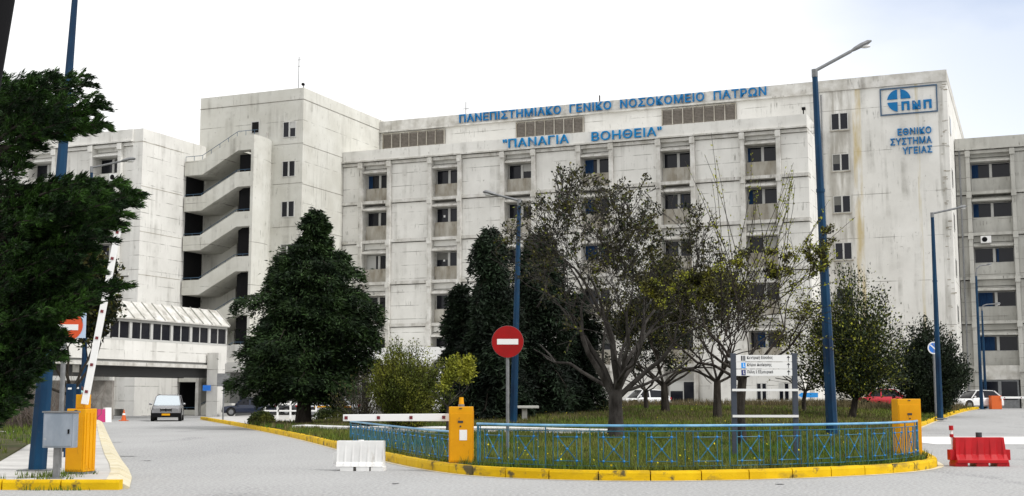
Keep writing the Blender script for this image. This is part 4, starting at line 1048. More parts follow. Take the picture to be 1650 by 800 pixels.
    if kind == 'suv':
        g0, g1 = gring(0, .010)[0], gring(0, .010)[1]
        o3 = lambda q: (q[0] * .96, q[1] - .03, q[2] + .015)
        f = MB(); f.add([o3(g0[1]), o3(g0[4]), o3(g1[4]), o3(g1[1]), o3(g1[2]), o3(g1[3])], [(0, 1, 2, 5, 4, 3)]); f.build('windscreen', P_['screen'], a)
        f = MB(); f.box(-w * .97, w * .97, yf - .035, yf + .2, zb - .02, hood * .52); f.build('black_lower_front', M['black'], a, bevel=.02)
        f = MB(); 
        for s in (-1, 1): f.box(s * w * .19 - w * .16, s * w * .19 + w * .16, yf - .022, yf - .0105, hood * .63, hood * .64); f.box(s * w * .19 - w * .16, s * w * .19 + w * .16, yf - .022, yf - .0105, hood * .775, hood * .79)
        f.build('chrome_trim', M['white'], a)
        f = MB()
        for s in (-1, 1): f.tube((s * w * .62, -Lc * .10, Ht + .03), (s * w * .62, Lc * .30, Ht + .0), .022, n=6)
        f.build('roof_rail', M['galv'], a)
    f = MB(); f.box(-.26, .26, yf - .045, yf - .031, zb + .10, zb + .22); f.box(-.26, .26, -yf + .031, -yf + .045, zb + .10, zb + .22); f.build('number_plate', plate or M['white'], a)
    if taxi:
        f = MB()
        for s in (-1, 1): f.box(s * (w * 1.0) - .012 + s*.01, s * (w * 1.0) + .012 + s*.01, -Lc * .30, Lc * .36, belt - .20, belt - .10)
        f.build('yellow_stripe', M['amber'], a)
    return a
P_ = {}
P_['screen'] = mat('sky_reflecting_windscreen', (0.62, 0.68, 0.72), 0.12, metal=0.8)  # bright sky reflection put into a pale metallic colour
P_['black'] = mat('black_car_paint', (0.012, 0.013, 0.016), 0.18, spec=0.7)
P_['navyb'] = mat('dark_blue_car_paint', (0.008, 0.014, 0.035), 0.2, spec=0.6)
P_['white'] = mat('white_car_paint', (0.72, 0.72, 0.72), 0.25)
P_['silver'] = mat('silver_car_paint', (0.45, 0.46, 0.48), 0.28, metal=0.5)
P_['red'] = mat('red_car_paint', (0.45, 0.015, 0.03), 0.25)
P_['suv'] = mat('silver_suv_paint', (0.24, 0.24, 0.25), 0.2, metal=0.4, spec=0.8)
Yv = 82; car((X(263, Yv), Yv + 1.8, 0), R(12), 4.4, 1.90, 1.72, 'suv', P_['suv'], 'silver and black off road car with yellow plate driving out below the footbridge', lower=M['black'], plate=M['amber'])
yy = 96; car((X(404, yy), yy, .14), R(-90 + 12), 3.9, 1.65, 1.38, 'hatch', P_['navyb'], 'dark navy hatchback parked left of the big cedar trunk')
yy = 101; car((X(440, yy), yy, .14), R(-90 + 10), 4.0, 1.65, 1.35, 'sedan', P_['black'], 'black car parked just behind the navy hatchback')
yy = 92; car((X(537, yy), yy, .16), R(-90 + 4), 4.0, 1.65, 1.42, 'sedan', P_['silver'], 'silver car with yellow side stripe parked behind the big cedar', taxi=True)
yy = 85; car((X(698, yy), yy, .42), R(30), 4.4, 1.85, 1.95, 'van', P_['white'], 'white van half hidden behind the yellowish bush', cat='van')
yy = 88; car((X(880, yy), yy, .62), R(70), 4.1, 1.7, 1.4, 'hatch', P_['silver'], 'silver car barely visible behind the dark weeping trees')
yy = 91; car((X(1036, yy), yy, .68), R(-90 + 24), 3.7, 1.65, 1.42, 'hatch', P_['white'], 'white hatchback with red tail light parked beyond the grey tree fork')
yy = 96; car((X(1412, yy), yy, .72), R(-90 - 8), 3.7, 1.62, 1.45, 'hatch', P_['red'], 'red hatchback parked beyond the lawn left of the dark shrub')
yy = 100; car((X(1568, yy), yy, .60), R(-90 + 18), 4.0, 1.7, 1.5, 'hatch', P_['white'], 'white hatchback parked beside the curved lamp post at right')
yy = 103; car((X(1535, yy), yy, .60), R(-90 + 16), 4.3, 1.7, 1.45, 'sedan', P_['silver'], 'silver car parked behind the white hatchback at right')

# ================================================================== PERSON
def skinned(name, verts, edges, m, parent, root=0, lv=1):
    me = bpy.data.meshes.new(name); me.from_pydata([v[:3] for v in verts], edges, []); me.materials.append(m)
    o = bpy.data.objects.new(name, me); COL.objects.link(o); o.parent = parent
    sk = o.modifiers.new('skin', 'SKIN')
    for i, v in enumerate(verts):
        d = me.skin_vertices[0].data[i]; d.radius = (v[3], v[4] if len(v) > 4 else v[3]); d.use_root = (i == root)
    s_ = o.modifiers.new('sub', 'SUBSURF'); s_.levels = lv; s_.render_levels = lv + 1
    bpy.context.view_layer.update()
    ev = o.evaluated_get(bpy.context.evaluated_depsgraph_get()); nm_ = bpy.data.meshes.new_from_object(ev)
    o.modifiers.clear(); o.data = nm_; nm_.name = name
    for p in nm_.polygons: p.use_smooth = True
    return o
Yq = 42
Pn = empty('person', (X(134.5, Yq), Yq, .135), R(20), 'person standing behind the left barrier box, white sleeves, dark vest and face mask', 'person')
skinm = mat('skin', (0.42, 0.24, 0.17), 0.6); vest = mat('dark_vest_cloth', (0.02, 0.02, 0.025), 0.9); shirt = mat('white_shirt_cloth', (0.7, 0.7, 0.72), 0.9)
trou = mat('dark_trouser_cloth', (0.03, 0.03, 0.04), 0.9); hair = mat('dark_red_brown_hair', (0.06, 0.02, 0.015), 0.8); maskm = mat('pale_green_mask_cloth', (0.35, 0.6, 0.58), 0.8)
body = [(0, 0, .95, .13, .11), (0, 0, 1.15, .125, .10), (0, 0, 1.36, .16, .10), (0, 0, 1.47, .055), (0, -.01, 1.56, .06), (0, -.01, 1.66, .085, .10), (0, -.01, 1.73, .06),
        (.18, 0, 1.40, .055), (.24, .02, 1.13, .042), (.22, -.10, .90, .032), (-.18, 0, 1.40, .055), (-.25, .0, 1.13, .042), (-.20, -.14, .96, .032),
        (.09, 0, .88, .09), (.10, -.01, .50, .062), (.10, .01, .10, .045), (.10, -.12, .04, .04), (-.09, 0, .88, .09), (-.10, -.02, .50, .062), (-.10, .01, .10, .045), (-.10, -.12, .04, .04)]
ed = [(0, 1), (1, 2), (2, 3), (3, 4), (4, 5), (5, 6), (2, 7), (7, 8), (8, 9), (2, 10), (10, 11), (11, 12), (0, 13), (13, 14), (14, 15), (15, 16), (0, 17), (17, 18), (18, 19), (19, 20)]
skinned('body', body, ed, skinm, Pn)
hands = []
for s, c in ((1, (.22, -.10, .90)), (-1, (-.20, -.14, .96))):
    hv = [(c[0], c[1], c[2], .026), (c[0], c[1] - .03, c[2] - .06, .034, .016)]; he = [(0, 1)]
    for k in range(4):
        i = len(hv); q = (k - 1.5) * .018; ln = (.075, .085, .08, .062)[k]
        hv += [(c[0] + q * .6, c[1] - .035, c[2] - .09, .009), (c[0] + q, c[1] - .05, c[2] - .09 - ln * .5, .008), (c[0] + q, c[1] - .07, c[2] - .09 - ln * .85, .007)]; he += [(1, i), (i, i + 1), (i + 1, i + 2)]
    i = len(hv); hv += [(c[0] - s * .035, c[1] - .045, c[2] - .06, .010), (c[0] - s * .045, c[1] - .07, c[2] - .09, .009)]; he += [(0, i), (i, i + 1)]
    skinned('hand', hv, he, skinm, Pn)
skinned('vest', [(0, 0, .93, .155, .13), (0, 0, 1.15, .15, .125), (0, 0, 1.37, .175, .12), (0, 0, 1.44, .09, .08)], [(0, 1), (1, 2), (2, 3)], vest, Pn)
for s in (1, -1):
    e_ = (.24, .02, 1.13) if s > 0 else (-.25, 0, 1.13); h_ = (.225, -.08, .94) if s > 0 else (-.21, -.12, .99)
    skinned('sleeve', [(s * .14, 0, 1.42, .075), (s * .20, 0, 1.38, .075), (*e_, .060), (*h_, .048)], [(0, 1), (1, 2), (2, 3)], shirt, Pn)
    skinned('trouser_leg', [(s * .07, 0, .95, .115), (s * .10, -.01, .52, .085), (s * .10, .01, .09, .07)], [(0, 1), (1, 2)], trou, Pn)
    skinned('shoe', [(s * .10, .03, .05, .05), (s * .10, -.14, .035, .045, .035)], [(0, 1)], M['black'], Pn)
f = MB(); f.ellipsoid((0, .015, 1.70), (.098, .112, .10), 14, 10); f.build('hair', hair, Pn, smooth=True)
f = MB(); f.ellipsoid((0, -.085, 1.615), (.068, .045, .052), 12, 8); f.build('face_mask', maskm, Pn, smooth=True)
f = MB(); f.ellipsoid((0, -.105, 1.655), (.013, .018, .022), 8, 6); f.build('nose', skinm, Pn, smooth=True)
for s in (-1, 1):
    f = MB(); f.ellipsoid((s * .034, -.095, 1.672), (.013, .008, .008), 8, 6); f.build('eye', M['ink'], Pn, smooth=True)
    f = MB(); f.ellipsoid((s * .095, 0, 1.655), (.012, .02, .032), 8, 6); f.build('ear', skinm, Pn, smooth=True)

# ================================================================== VEGETATION
def leaf_mesh(name, C, D, size, aspect, m, parent, flop=0.6, kind=None, tri=False):
    """one small diamond leaf per row of C, roughly along D"""
    n = len(C); C = np.asarray(C, float); D = np.asarray(D, float) + rng.normal(0, flop, (n, 3))
    D /= np.linalg.norm(D, axis=1)[:, None] + 1e-9
    Rn = rng.normal(0, 1, (n, 3)); Sd = np.cross(D, Rn); Sd /= np.linalg.norm(Sd, axis=1)[:, None] + 1e-9
    sz = np.asarray(size) * rng.uniform(.6, 1.35, n); hw_ = (sz * aspect)[:, None]
    Nn = np.cross(D, Sd) * (sz * .12)[:, None]
    v = np.empty((n, 4, 3)); v[:, 0] = C; v[:, 1] = C + D * (sz * .45)[:, None] + Sd * hw_ + Nn; v[:, 2] = C + D * sz[:, None]; v[:, 3] = C + D * (sz * .45)[:, None] - Sd * hw_ + Nn
    me = bpy.data.meshes.new(name); me.vertices.add(4 * n); me.vertices.foreach_set('co', v.ravel())
    me.loops.add(4 * n); me.loops.foreach_set('vertex_index', np.arange(4 * n, dtype=np.int32))
    me.polygons.add(n); me.polygons.foreach_set('loop_start', np.arange(0, 4 * n, 4, dtype=np.int32))
    try: me.polygons.foreach_set('loop_total', np.full(n, 4, dtype=np.int32))
    except Exception: pass
    me.update(calc_edges=True); me.validate()
    me.materials.append(m)
    o = bpy.data.objects.new(name, me); COL.objects.link(o)
    if parent is not None: o.parent = parent
    if kind: o['kind'] = kind
    return o
def rv(s=1.0): return Vector((random.gauss(0, s), random.gauss(0, s), random.gauss(0, s)))
def conifer(x, y, z0, H, prof, trunk_r, label, m, n_br=260, leaves=60000, lsz=.16, droop=.5, bare=.12, cat='tree', name='cedar_tree', lean=(0, 0), sides=None, sub_r=.5, updir=.15, gap=0.0, group=None, irregular=.25, tip=0.55):
    """trunk, boughs and needle sprays. prof: [(height fraction, radius)]"""
    a = empty(name, (x, y, z0), 0, label, cat, group)
    st = random.getstate(); random.seed(int(abs(x * 131 + y * 17)) + 5)
    tr = MB(); k = 9
    pts = [Vector((lean[0] * (i / k) ** 1.3 + random.uniform(-.04, .04) * H / 10, lean[1] * (i / k), H * .97 * i / k - (.2 if i == 0 else 0))) for i in range(k + 1)]
    tr.path(pts, [trunk_r * (1.25 if i == 0 else 1) * (1 - .9 * i / k) + .01 for i in range(k + 1)], 10)
    fx = [p[0] for p in prof]; fr = [p[1] for p in prof]
    Cs = []; Ds = []; wt = []
    for b in range(n_br):
        h = bare + (1 - bare) * (b + random.random()) / n_br
        h = bare + (1 - bare) * h ** 1.0 if False else h
        if gap and (math.sin(h * 37 + x) > 1 - gap): continue
        az = random.uniform(0, 2 * math.pi) if sides is None else random.gauss(*sides)
        r = float(np.interp(h, fx, fr)) * random.uniform(1 - irregular * 1.4, 1 + irregular * .55) * (1 + (.10 + irregular * .3) * math.sin(az * 3 + h * 13 + x))
        if r < .05: r = .05
        base = Vector((lean[0] * h ** 1.3, lean[1] * h, H * h)); d = Vector((math.cos(az), math.sin(az), 0)); q = 5; bp = [base]
        for i in range(1, q + 1):
            t = i / q; bp.append(base + d * (r * t) + Vector((0, 0, r * (updir * t * 2 - droop * t * t))) + rv(.03 * r))
        tr.path(bp, [max(.006, trunk_r * .22 * (1 - h * .6) * (1 - .85 * i / q)) for i in range(q + 1)], 4)
        ns = max(6, int(leaves / n_br * (r + .15) / (np.mean(fr) + .15)))
        t = np.sqrt(rng.uniform(.04, 1, ns)) if r > .6 else rng.uniform(0, 1, ns)
        idx = np.minimum((t * q).astype(int), q - 1); fq = t * q - idx; B_ = np.array([p[:] for p in bp])
        P0 = B_[idx] * (1 - fq)[:, None] + B_[idx + 1] * fq[:, None]
        spread = (.10 + sub_r * r * .35 * np.sin(np.pi * np.clip(t * .85 + .1, 0, 1)))
        side = np.array([-d.y, d.x, 0]); off = rng.normal(0, 1, ns)
        # needle sprays hang in fingers below and beside the bough
        fing = np.round(off * 3) / 3
        P = P0 + side * (fing * spread * .9 + rng.normal(0, .05, ns))[:, None] + np.array([0, 0, 1]) * (-np.abs(rng.normal(0, .12 + .10 * r, ns)) * (droop + .2) + .04)[:, None] + rng.normal(0, .04, (ns, 3))
        dd = np.array([d.x, d.y, -droop * .8]) * tip + side * (np.sign(off) * .5)[:, None]
        Cs.append(P); Ds.append(np.broadcast_to(dd, P.shape) if dd.ndim == 1 else dd)
    random.setstate(st)
    tr.build('trunk', M['bark'], a)
    C = np.concatenate(Cs); Dd = np.concatenate(Ds)
    leaf_mesh('crown', C, Dd, lsz * 1.15, .13, m, a, flop=.35)
    return a
def broadleaf(x, y, z0, H, R_, label, bark, leafs, trunk_r=.2, seed=1, fork=.22, nmain=5, levels=5, spread=.75, leaf_n=12000, lsz=.09, leafspread=.22, name='tree', up=.35, stems=None, topbias=0.0, cat='tree', clump=1.0, squash=1.0, group=None, leafmin=0, wig=.18, shape=None, tipmin=3):
    a = empty(name, (x, y, z0), 0, label, cat, group)
    rnd = random.Random(seed); tr = MB(); tips = []
    C0 = Vector((0, 0, H * (fork + (1 - fork) * .5)))
    def inside_env(p):
        az_ = math.atan2(p.y, p.x); lump = 1 + .10 * math.sin(az_ * 3 + seed) + .10 * math.sin(p.z * 2.3 + seed * 2 + az_) if levels < 7 else 1 + .15 * math.sin(az_ * 2.5 + seed) + .12 * math.sin(p.z * 1.9 + seed + az_)
        e = ((p.x) / R_) ** 2 + ((p.y) / (R_)) ** 2 + (((p.z - C0.z) if p.z > C0.z else (p.z - C0.z) * .7) / (H * (1 - fork) * .54)) ** 2
        e /= lump ** 2
        if shape: return shape(p, e)
        return e < 1.0
    def grow(p, d, ln, r, lv):
        k = 4; pts = [p]; rad = [r]
        for i in range(k):
            d = (d + Vector((rnd.gauss(0, wig), rnd.gauss(0, wig), rnd.gauss(0, wig) + up * .09))).normalized()
            p = p + d * (ln / k); pts.append(p); rad.append(max(.0085 * H / 8.5, r * (1 - .42 * (i + 1) / k)))
            if not inside_env(p) and lv > 0: break
        tr.path(pts, rad, 7 if lv < 2 else (5 if lv < 3 else 3))
        if lv >= 2:
            for q in pts[1:]: tips.append((q, d, lv))
        if lv >= levels or not inside_env(p): return
        nb = rnd.choice([2, 3, 3]) if lv < levels - 1 else rnd.choice([3, 4])
        for j in range(nb):
            ax = Vector((rnd.gauss(0, 1), rnd.gauss(0, 1), rnd.gauss(0, 1))); ax = (ax - d * ax.dot(d))
            if ax.length < .01: continue
            nd_ = (d + ax.normalized() * rnd.uniform(.35, .95) * spread + Vector((0, 0, up * .3))).normalized()
            src = pts[-1] if j < 2 else pts[rnd.randint(1, len(pts) - 1)]
            grow(src, nd_, ln * rnd.uniform(.62, .85), rad[-1] * rnd.uniform(.55, .80), lv + 1)
    if stems:
        for (b0, d0, l0, r0) in stems: grow(Vector(b0), Vector(d0).normalized(), l0, r0, 1)
        b = [Vector((0, 0, -.2)), Vector((.02, 0, H * fork * .5)), Vector((0, 0, H * fork + .05))]
        tr.path(b, [trunk_r * 1.35, trunk_r * .95, trunk_r * .9], 12)
    else:
        b = [Vector((0, 0, -.2)), Vector((rnd.uniform(-.05, .05), 0, H * fork * .5)), Vector((rnd.uniform(-.1, .1), 0, H * fork))]
        tr.path(b, [trunk_r * 1.3, trunk_r, trunk_r * .85], 12)
        for j in range(nmain):
            az = 2 * math.pi * j / nmain + rnd.uniform(-.4, .4); el = rnd.uniform(.35, 1.0)
            grow(b[-1] - Vector((0, 0, rnd.uniform(0, .12) * H * fork)), Vector((math.cos(az) * spread, math.sin(az) * spread, el)).normalized(), H * (1 - fork) * rnd.uniform(.30, .42), trunk_r * .36, 1)
    tr.build('trunk', bark, a)
    tp = [t for t in tips if t[2] >= min(tipmin, levels - 1)] or tips
    T0 = np.array([t[0][:] for t in tp]); D0 = np.array([t[1][:] for t in tp])
    for i, (lm, frac, pmin) in enumerate(leafs):
        n = int(leaf_n * frac)
        g = np.random.default_rng(seed * 10 + i)
        # only part of the twigs carry leaves: leaves gaps and clumps
        keep = g.random(len(T0)) < clump
        keep &= T0[:, 2] > H * pmin
        if keep.sum() < 3: continue
        ids = g.choice(np.nonzero(keep)[0], n)
        P = T0[ids] + g.normal(0, leafspread, (n, 3)) * np.array([1, 1, .8])
        leaf_mesh('crown' if i == 0 else 'young_leaves', P, D0[ids] * .6 + np.array([0, 0, .1]), lsz, .32, lm, a, flop=.8)
    return a

# ---- big foreground cedar at the left edge
Yt = 15.5
def near_cedar():
    x = X(-70, Yt)
    a = empty('cedar_tree', (x, Yt, .14), 0, 'near green cedar at the left edge with sweeping boughs over the pavement', 'tree')
    tr = MB(); tr.path([(0, 0, -.2), (.05, 0, 2.2), (.0, .05, 4.2), (.1, 0, 5.4)], [.22, .17, .10, .03], 12)
    # boughs: (start height, azimuth deg, reach to pixel x, pixel y of tip, thickness)
    B_ = []
    tipset = [(172, 165), (150, 128), (120, 150), (178, 196), (60, 135), (130, 185), (40, 160), (100, 128), (160, 180), (150, 205),
              (20, 250), (50, 262),  (226, 308), (200, 296), (228, 318), (190, 330), (212, 338), (150, 290), (170, 345), (200, 365), (185, 380), (160, 372), (130, 300),
              (140, 350), (150, 400), (110, 330), (120, 420), (168, 430), (205, 452), (180, 462), (135, 440), (90, 380), (60, 320), (70, 450), (100, 480), (130, 500), (150, 480), (40, 400),
              (90, 520), (60, 500), (110, 540), (85, 560), (50, 560), (100, 575), (30, 520), (60, 600), (35, 620), (70, 585), (20, 580), (45, 640), (15, 660), (30, 300), (10, 200), (70, 170), (140, 310), (175, 310), (80, 345),
              (10, 130), (25, 145), (5, 350), (20, 450), (45, 480), (10, 620), (5, 500), (50, 340), (60, 420), (20, 600), (40, 610), (10, 640), (28, 640), (60, 575), (48, 590), (0, 560), (30, 560), (80, 500), (95, 430), (110, 450), (70, 470), (85, 490), (110, 500), (100, 540), (75, 540), (90, 410), (60, 500), (115, 470), (80, 430), (105, 400), (65, 400), (96, 556), (80, 585), (50, 540), (90, 365)]
    Cs = []; Ds = []
    r_ = random.Random(3)
    for px, py in tipset:
        for rep in range(3):
            yo = r_.uniform(-1.5, 1.5); Yq_ = Yt + yo
            tx, tz = atY(px + r_.uniform(-10, 3), py + r_.uniform(-9, 9), Yq_)
            tip = Vector((tx - x, yo, tz - .14)); hb = max(.5, tip.z - .25 - (tip.x) * r_.uniform(.05, .35)); st_ = Vector((0.05, 0, min(5.2, hb)))
            q = 6; bp = []
            for i in range(q + 1):
                t = i / q; p = st_.lerp(tip, t); p.z += math.sin(t * math.pi) * .16 * tip.x * .3 + r_.gauss(0, .015); p.y += r_.gauss(0, .03); bp.append(p)
            tr.path(bp, [max(.006, .035 * (1 - i / q)) for i in range(q + 1)], 5)
            ln = (tip - st_).length; ns = int(620 * ln); t = rng.uniform(.25, 1, ns) ** .8
            idx = np.minimum((t * q).astype(int), q - 1); fq = t * q - idx; B__ = np.array([p[:] for p in bp])
            P0 = B__[idx] * (1 - fq)[:, None] + B__[idx + 1] * fq[:, None]
            # side twigs sweep forward along the bough
            dv = (tip - st_).normalized(); sgn = rng.choice([-1, 1], ns); twl = rng.uniform(0, 1, ns) * (.24 * (1.10 - t) + .03)
            sdv = np.array([-dv.y, dv.x, 0]); th_ = np.floor(t * 30) * 1.7
            out_ = np.cos(th_)[:, None] * sdv + (.75 * np.sin(th_))[:, None] * np.array([0, 0, 1]); 
            P = P0 + out_ * twl[:, None] + np.array(dv[:]) * (twl * .9)[:, None] + rng.normal(0, .011, (ns, 3)) - np.array([0, 0, 1]) * (twl * .12)[:, None]
            Cs.append(P); Ds.append(out_ * .5 + np.array(dv[:]) * .9)
    tr.build('trunk', M['bark'], a)
    leaf_mesh('crown', np.concatenate(Cs), np.concatenate(Ds), .075, .085, M['cedar_near'], a, flop=.22)
near_cedar()

Y1 = 63; zl = lawn_z(X(490, Y1), Y1) 
conifer(X(491, Y1), Y1, zl - .05, Z(338, Y1) - zl, [(0, .4), (.12, 1.6), (.18, 2.5), (.26, 3.2), (.35, 3.45), (.53, 3.1), (.68, 2.65), (.765, 2.1), (.80, 1.45), (.85, .85), (.90, .65), (.95, .55), (1, .2)], .36,
        'broad dark green cedar with bare trunk before the stair tower', M['cedar'], n_br=210, leaves=115000, lsz=.20, droop=.42, bare=.13, lean=(.45, 0), irregular=.30, sub_r=.75)
# dark weeping group
for px, Y, top, prof, lab, lean, nb, lv in (
    (800, 60, 366, [(0, .8), (.1, 1.5), (.3, 1.8), (.45, 1.7), (.58, 1.05), (.68, 1.15), (.76, .75), (.88, .85), (.96, .75), (1, .4)], 'tallest dark weeping conifer behind the no entry sign', (-.3, 0), 230, 42000),
    (752, 62, 458, [(0, .6), (.15, 1.0), (.5, 1.0), (.75, .95), (.9, .75), (1, .4)], 'shorter dark weeping conifer with rounded top behind the amber beacon', (-.25, 0), 170, 30000),
    (868, 64, 372, [(0, .8), (.2, 1.8), (.45, 1.7), (.62, 1.2), (.75, 1.6), (.92, 1.1), (1, .5)], 'dark weeping conifer right of the lamp post behind the no entry sign', (.1, 0), 230, 42000),
    (930, 68, 470, [(0, .6), (.2, 1.4), (.5, 1.3), (.75, 1.1), (.92, .8), (1, .4)], 'low dark conifer behind the left limbs of the bare tree', (0, 0), 180, 26000)):
    x = X(px, Y); zl = lawn_z(x, Y)
    conifer(x, Y, zl - .05, Z(top, Y) - zl, prof, .22, lab, M['weeping'], n_br=nb, leaves=lv, lsz=.22, droop=1.15, bare=.10, lean=lean, irregular=.42, sub_r=.5, updir=.25, name='weeping_conifer', group='dark weeping conifers behind the lawn', tip=.25)
# big half-bare tree in the middle
Y2 = 41; x = X(990, Y2); zl = lawn_z(x, Y2)
broadleaf(x, Y2, zl, Z(262, Y2) - zl, 3.75, 'large half bare grey tree with forked trunk and sparse olive leaves', M['bark_g'], [(M['olive'], 1.0, 0.32), (M['darkleaf'], .3, .3), (M['shrubleaf'], .16, .3)], trunk_r=.24, seed=23, fork=.17, levels=7,
          stems=[((0, 0, 1.25), (-.85, .1, .75), 2.4, .12), ((0, 0, 1.2), (-.40, -.2, 1.0), 2.4, .11), ((.05, 0, 1.3), (.06, 0, 1.4), 2.6, .14), ((0, 0, 1.4), (.45, .1, 1.1), 2.6, .12), ((.05, 0, 1.3), (.75, -.1, .80), 2.6, .10), ((.05, 0, 1.4), (.60, .4, 1.0), 2.6, .09), ((.05, 0, 1.5), (.30, -.4, 1.2), 2.6, .09), ((0, .05, 1.5), (-.1, .9, 1.0), 2.0, .08), ((0, 0, 1.5), (.1, -.9, 1.0), 2.0, .08), ((-.1, 0, 1.6), (-1, .2, .50), 2.5, .07), ((0, 0, 1.5), (1, .2, .45), 2.2, .06)],
          spread=.64, leaf_n=8200, lsz=.095, leafspread=.05, up=.26, name='bare_tree', clump=.16, wig=.17, tipmin=6, shape=lambda p, e: ((p.x + .1) / 4.1) ** 2 + (p.y / 3.6) ** 2 + ((p.z - 5.0) / (3.95 + .35 * math.sin(p.x * 3))) ** 2 < 1)
# spring tree behind the direction board
Y3 = 38; x = X(1190, Y3); zl = lawn_z(x, Y3)
T3 = broadleaf(x, Y3, zl, Z(300, Y3) - zl, 2.55, 'leaning twiggy tree with yellow green buds behind the direction board', M['bark'], [(M['olive'], .65, .3), (M['yellowleaf'], .26, .2)], trunk_r=.15, seed=8, fork=.26, levels=7, nmain=7, spread=.72, leaf_n=11000, lsz=.08, leafspread=.06, up=.40, name='twiggy_tree', clump=.22, tipmin=5,
              shape=lambda p, e: e < 1.0 and p.z < 5.6 + p.x * .3)
# long upright shoots on its right side
rr_ = random.Random(5); sh = MB(); LC = []; LD = []
zbase = Z(520, Y3) - zl
for i in range(42):
    bx_, bz = rr_.uniform(-.6, 1.1), zbase + rr_.uniform(-.6, 1.0)
    px_, py_ = rr_.choice([(1280, 262), (1300, 330), (1230, 300), (1312, 400), (1265, 290), (1305, 360), (1250, 340), (1210, 380), (1380, 390), (1340, 420), (1135, 250), (1120, 300), (1370, 560), (1350, 500)])
    tx_, tz_ = atY(px_ + rr_.gauss(0, 14), py_ + rr_.gauss(0, 22), Y3); p0 = Vector((bx_, rr_.uniform(-.5, .5), bz)); p1 = Vector((tx_ - x, rr_.uniform(-.9, .9), tz_ - zl)); pts = []
    for k in range(7):
        t = k / 6; q = p0.lerp(p1, t); q.x -= math.sin(t * math.pi) * -.12; q += Vector((rr_.gauss(0, .02), rr_.gauss(0, .02), 0)); pts.append(q)
    sh.path(pts, [.016 * (1 - .8 * k / 6) + .003 for k in range(7)], 4)
    for k in range(26):
        t = rr_.uniform(.25, 1); j = min(5, int(t * 6)); q = pts[j].lerp(pts[j + 1], t * 6 - j); LC.append((q + rv(.035))[:]); LD.append((p1 - p0).normalized()[:])
sh.build('shoot', M['bark'], T3); leaf_mesh('bud_leaves', LC, LD, .085, .30, M['yellowleaf'], T3, flop=.6)
# darker trees further back
for px, Y, top, R2, lab, lm, seed, tr_, n_, fk, lv_, cl in (
    (1071, 66, 430, 3.1, 'dark trunked tree in front of the white hatchback tail light', [(M['olive'], .9, .28), (M['yellowleaf'], .10, .15), (M['darkleaf'], .3, .2)], 31, .20, 12500, .20, 6, .28),
    (1040, 74, 480, 2.6, 'thin trunked tree beyond the grey bare tree', [(M['darkleaf'], 1, .2)], 32, .13, 14000, .18, 5, .5),
    (1153, 58, 415, 2.7, 'straight trunked tree left of the direction board', [(M['olive'], .8, .3), (M['yellowleaf'], .13, .18), (M['darkleaf'], .2, .25)], 33, .18, 11000, .24, 6, .28),
    (1292, 68, 480, 2.1, 'thin olive tree left of the tallest lamp post', [(M['olive'], .6, .25), (M['yellowleaf'], .22, .2)], 36, .11, 6500, .20, 6, .30)):
    x = X(px, Y); zl = lawn_z(x, Y)
    broadleaf(x, Y, zl, Z(top, Y) - zl, R2, lab, M['bark'], lm, trunk_r=tr_, seed=seed, fork=fk, levels=lv_, nmain=9, spread=.80, leaf_n=n_, lsz=.12, leafspread=.15, up=.30, name='leafy_tree', clump=cl, tipmin=3, group='trees along the back of the lawn')
# yellowish bush: many upright stems
def stem_bush(px, Y, pyt, Rb, n, leaves, m, label, name='bush', lsz=.08, cat='bush', seed=2, spr=.11, drop=.5, z0=0.0):
    x = X(px, Y); zl = lawn_z(x, Y); H = Z(pyt, Y) - zl; a = empty(name, (x, Y, zl), 0, label, cat); g = random.Random(seed); f = MB(); C = []; D = []
    for i in range(n):
        az = g.uniform(0, 6.283); q = math.sqrt(g.random()); h = H * (1 - drop * q * q) * (g.uniform(.55, 1.10) if z0 else g.uniform(.72, 1.08))
        p0 = Vector((math.cos(az) * .25 * q * Rb, math.sin(az) * .25 * q * Rb, -.05)); p1 = Vector((math.cos(az) * Rb * q * (1 + .18 * math.sin(az * 3 + seed)), math.sin(az) * Rb * q, h))
        if z0: p0 = Vector((p0.x * .2, p0.y * .2, z0 * g.uniform(.8, 1.1)))
        pts = []
        for k in range(6):
            t = k / 5; v = Vector((p0.x + (p1.x - p0.x) * t ** 1.4, p0.y + (p1.y - p0.y) * t ** 1.4, p0.z + (p1.z - p0.z) * t)); v += rv(.03); pts.append(v)
        f.path(pts, [.02 * (1 - .8 * k / 5) + .003 for k in range(6)], 4)
        for k in range(leaves // n):
            t = g.uniform(.10, 1) ** .8; j = min(4, int(t * 5)); v = pts[j].lerp(pts[j + 1], t * 5 - j); C.append((v + rv(spr))[:]); D.append((p1 - p0).normalized()[:])
    if z0:
        f.path([(-.30, 0, -.15), (-.12, 0, z0 * .55), (0, 0, z0)], [.20, .16, .12], 10)
        ord_ = list(range(len(C))); g.shuffle(ord_); C = [C[i] for i in ord_]; D = [D[i] for i in ord_]
        nn = len(C) // 9; leaf_mesh('young_leaves', C[:nn], D[:nn], lsz * .8, .3, M['yellowleaf'], a, flop=.7); C, D = C[nn // 1:], D[nn // 1:]
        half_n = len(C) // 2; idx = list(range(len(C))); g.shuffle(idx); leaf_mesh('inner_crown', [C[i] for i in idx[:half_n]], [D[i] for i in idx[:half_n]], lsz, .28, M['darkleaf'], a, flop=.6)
        C = [C[i] for i in idx[half_n:]]; D = [D[i] for i in idx[half_n:]]
    f.build('trunk' if z0 else 'stems', M['bark'], a); leaf_mesh('crown' if z0 else 'foliage', C, D, lsz, .26, m, a, flop=.6)
    return a
stem_bush(655, 50, 548, 1.75, 240, 42000, M['shrubleaf'], 'big yellowish green bush with upright stems behind the lowered arm')
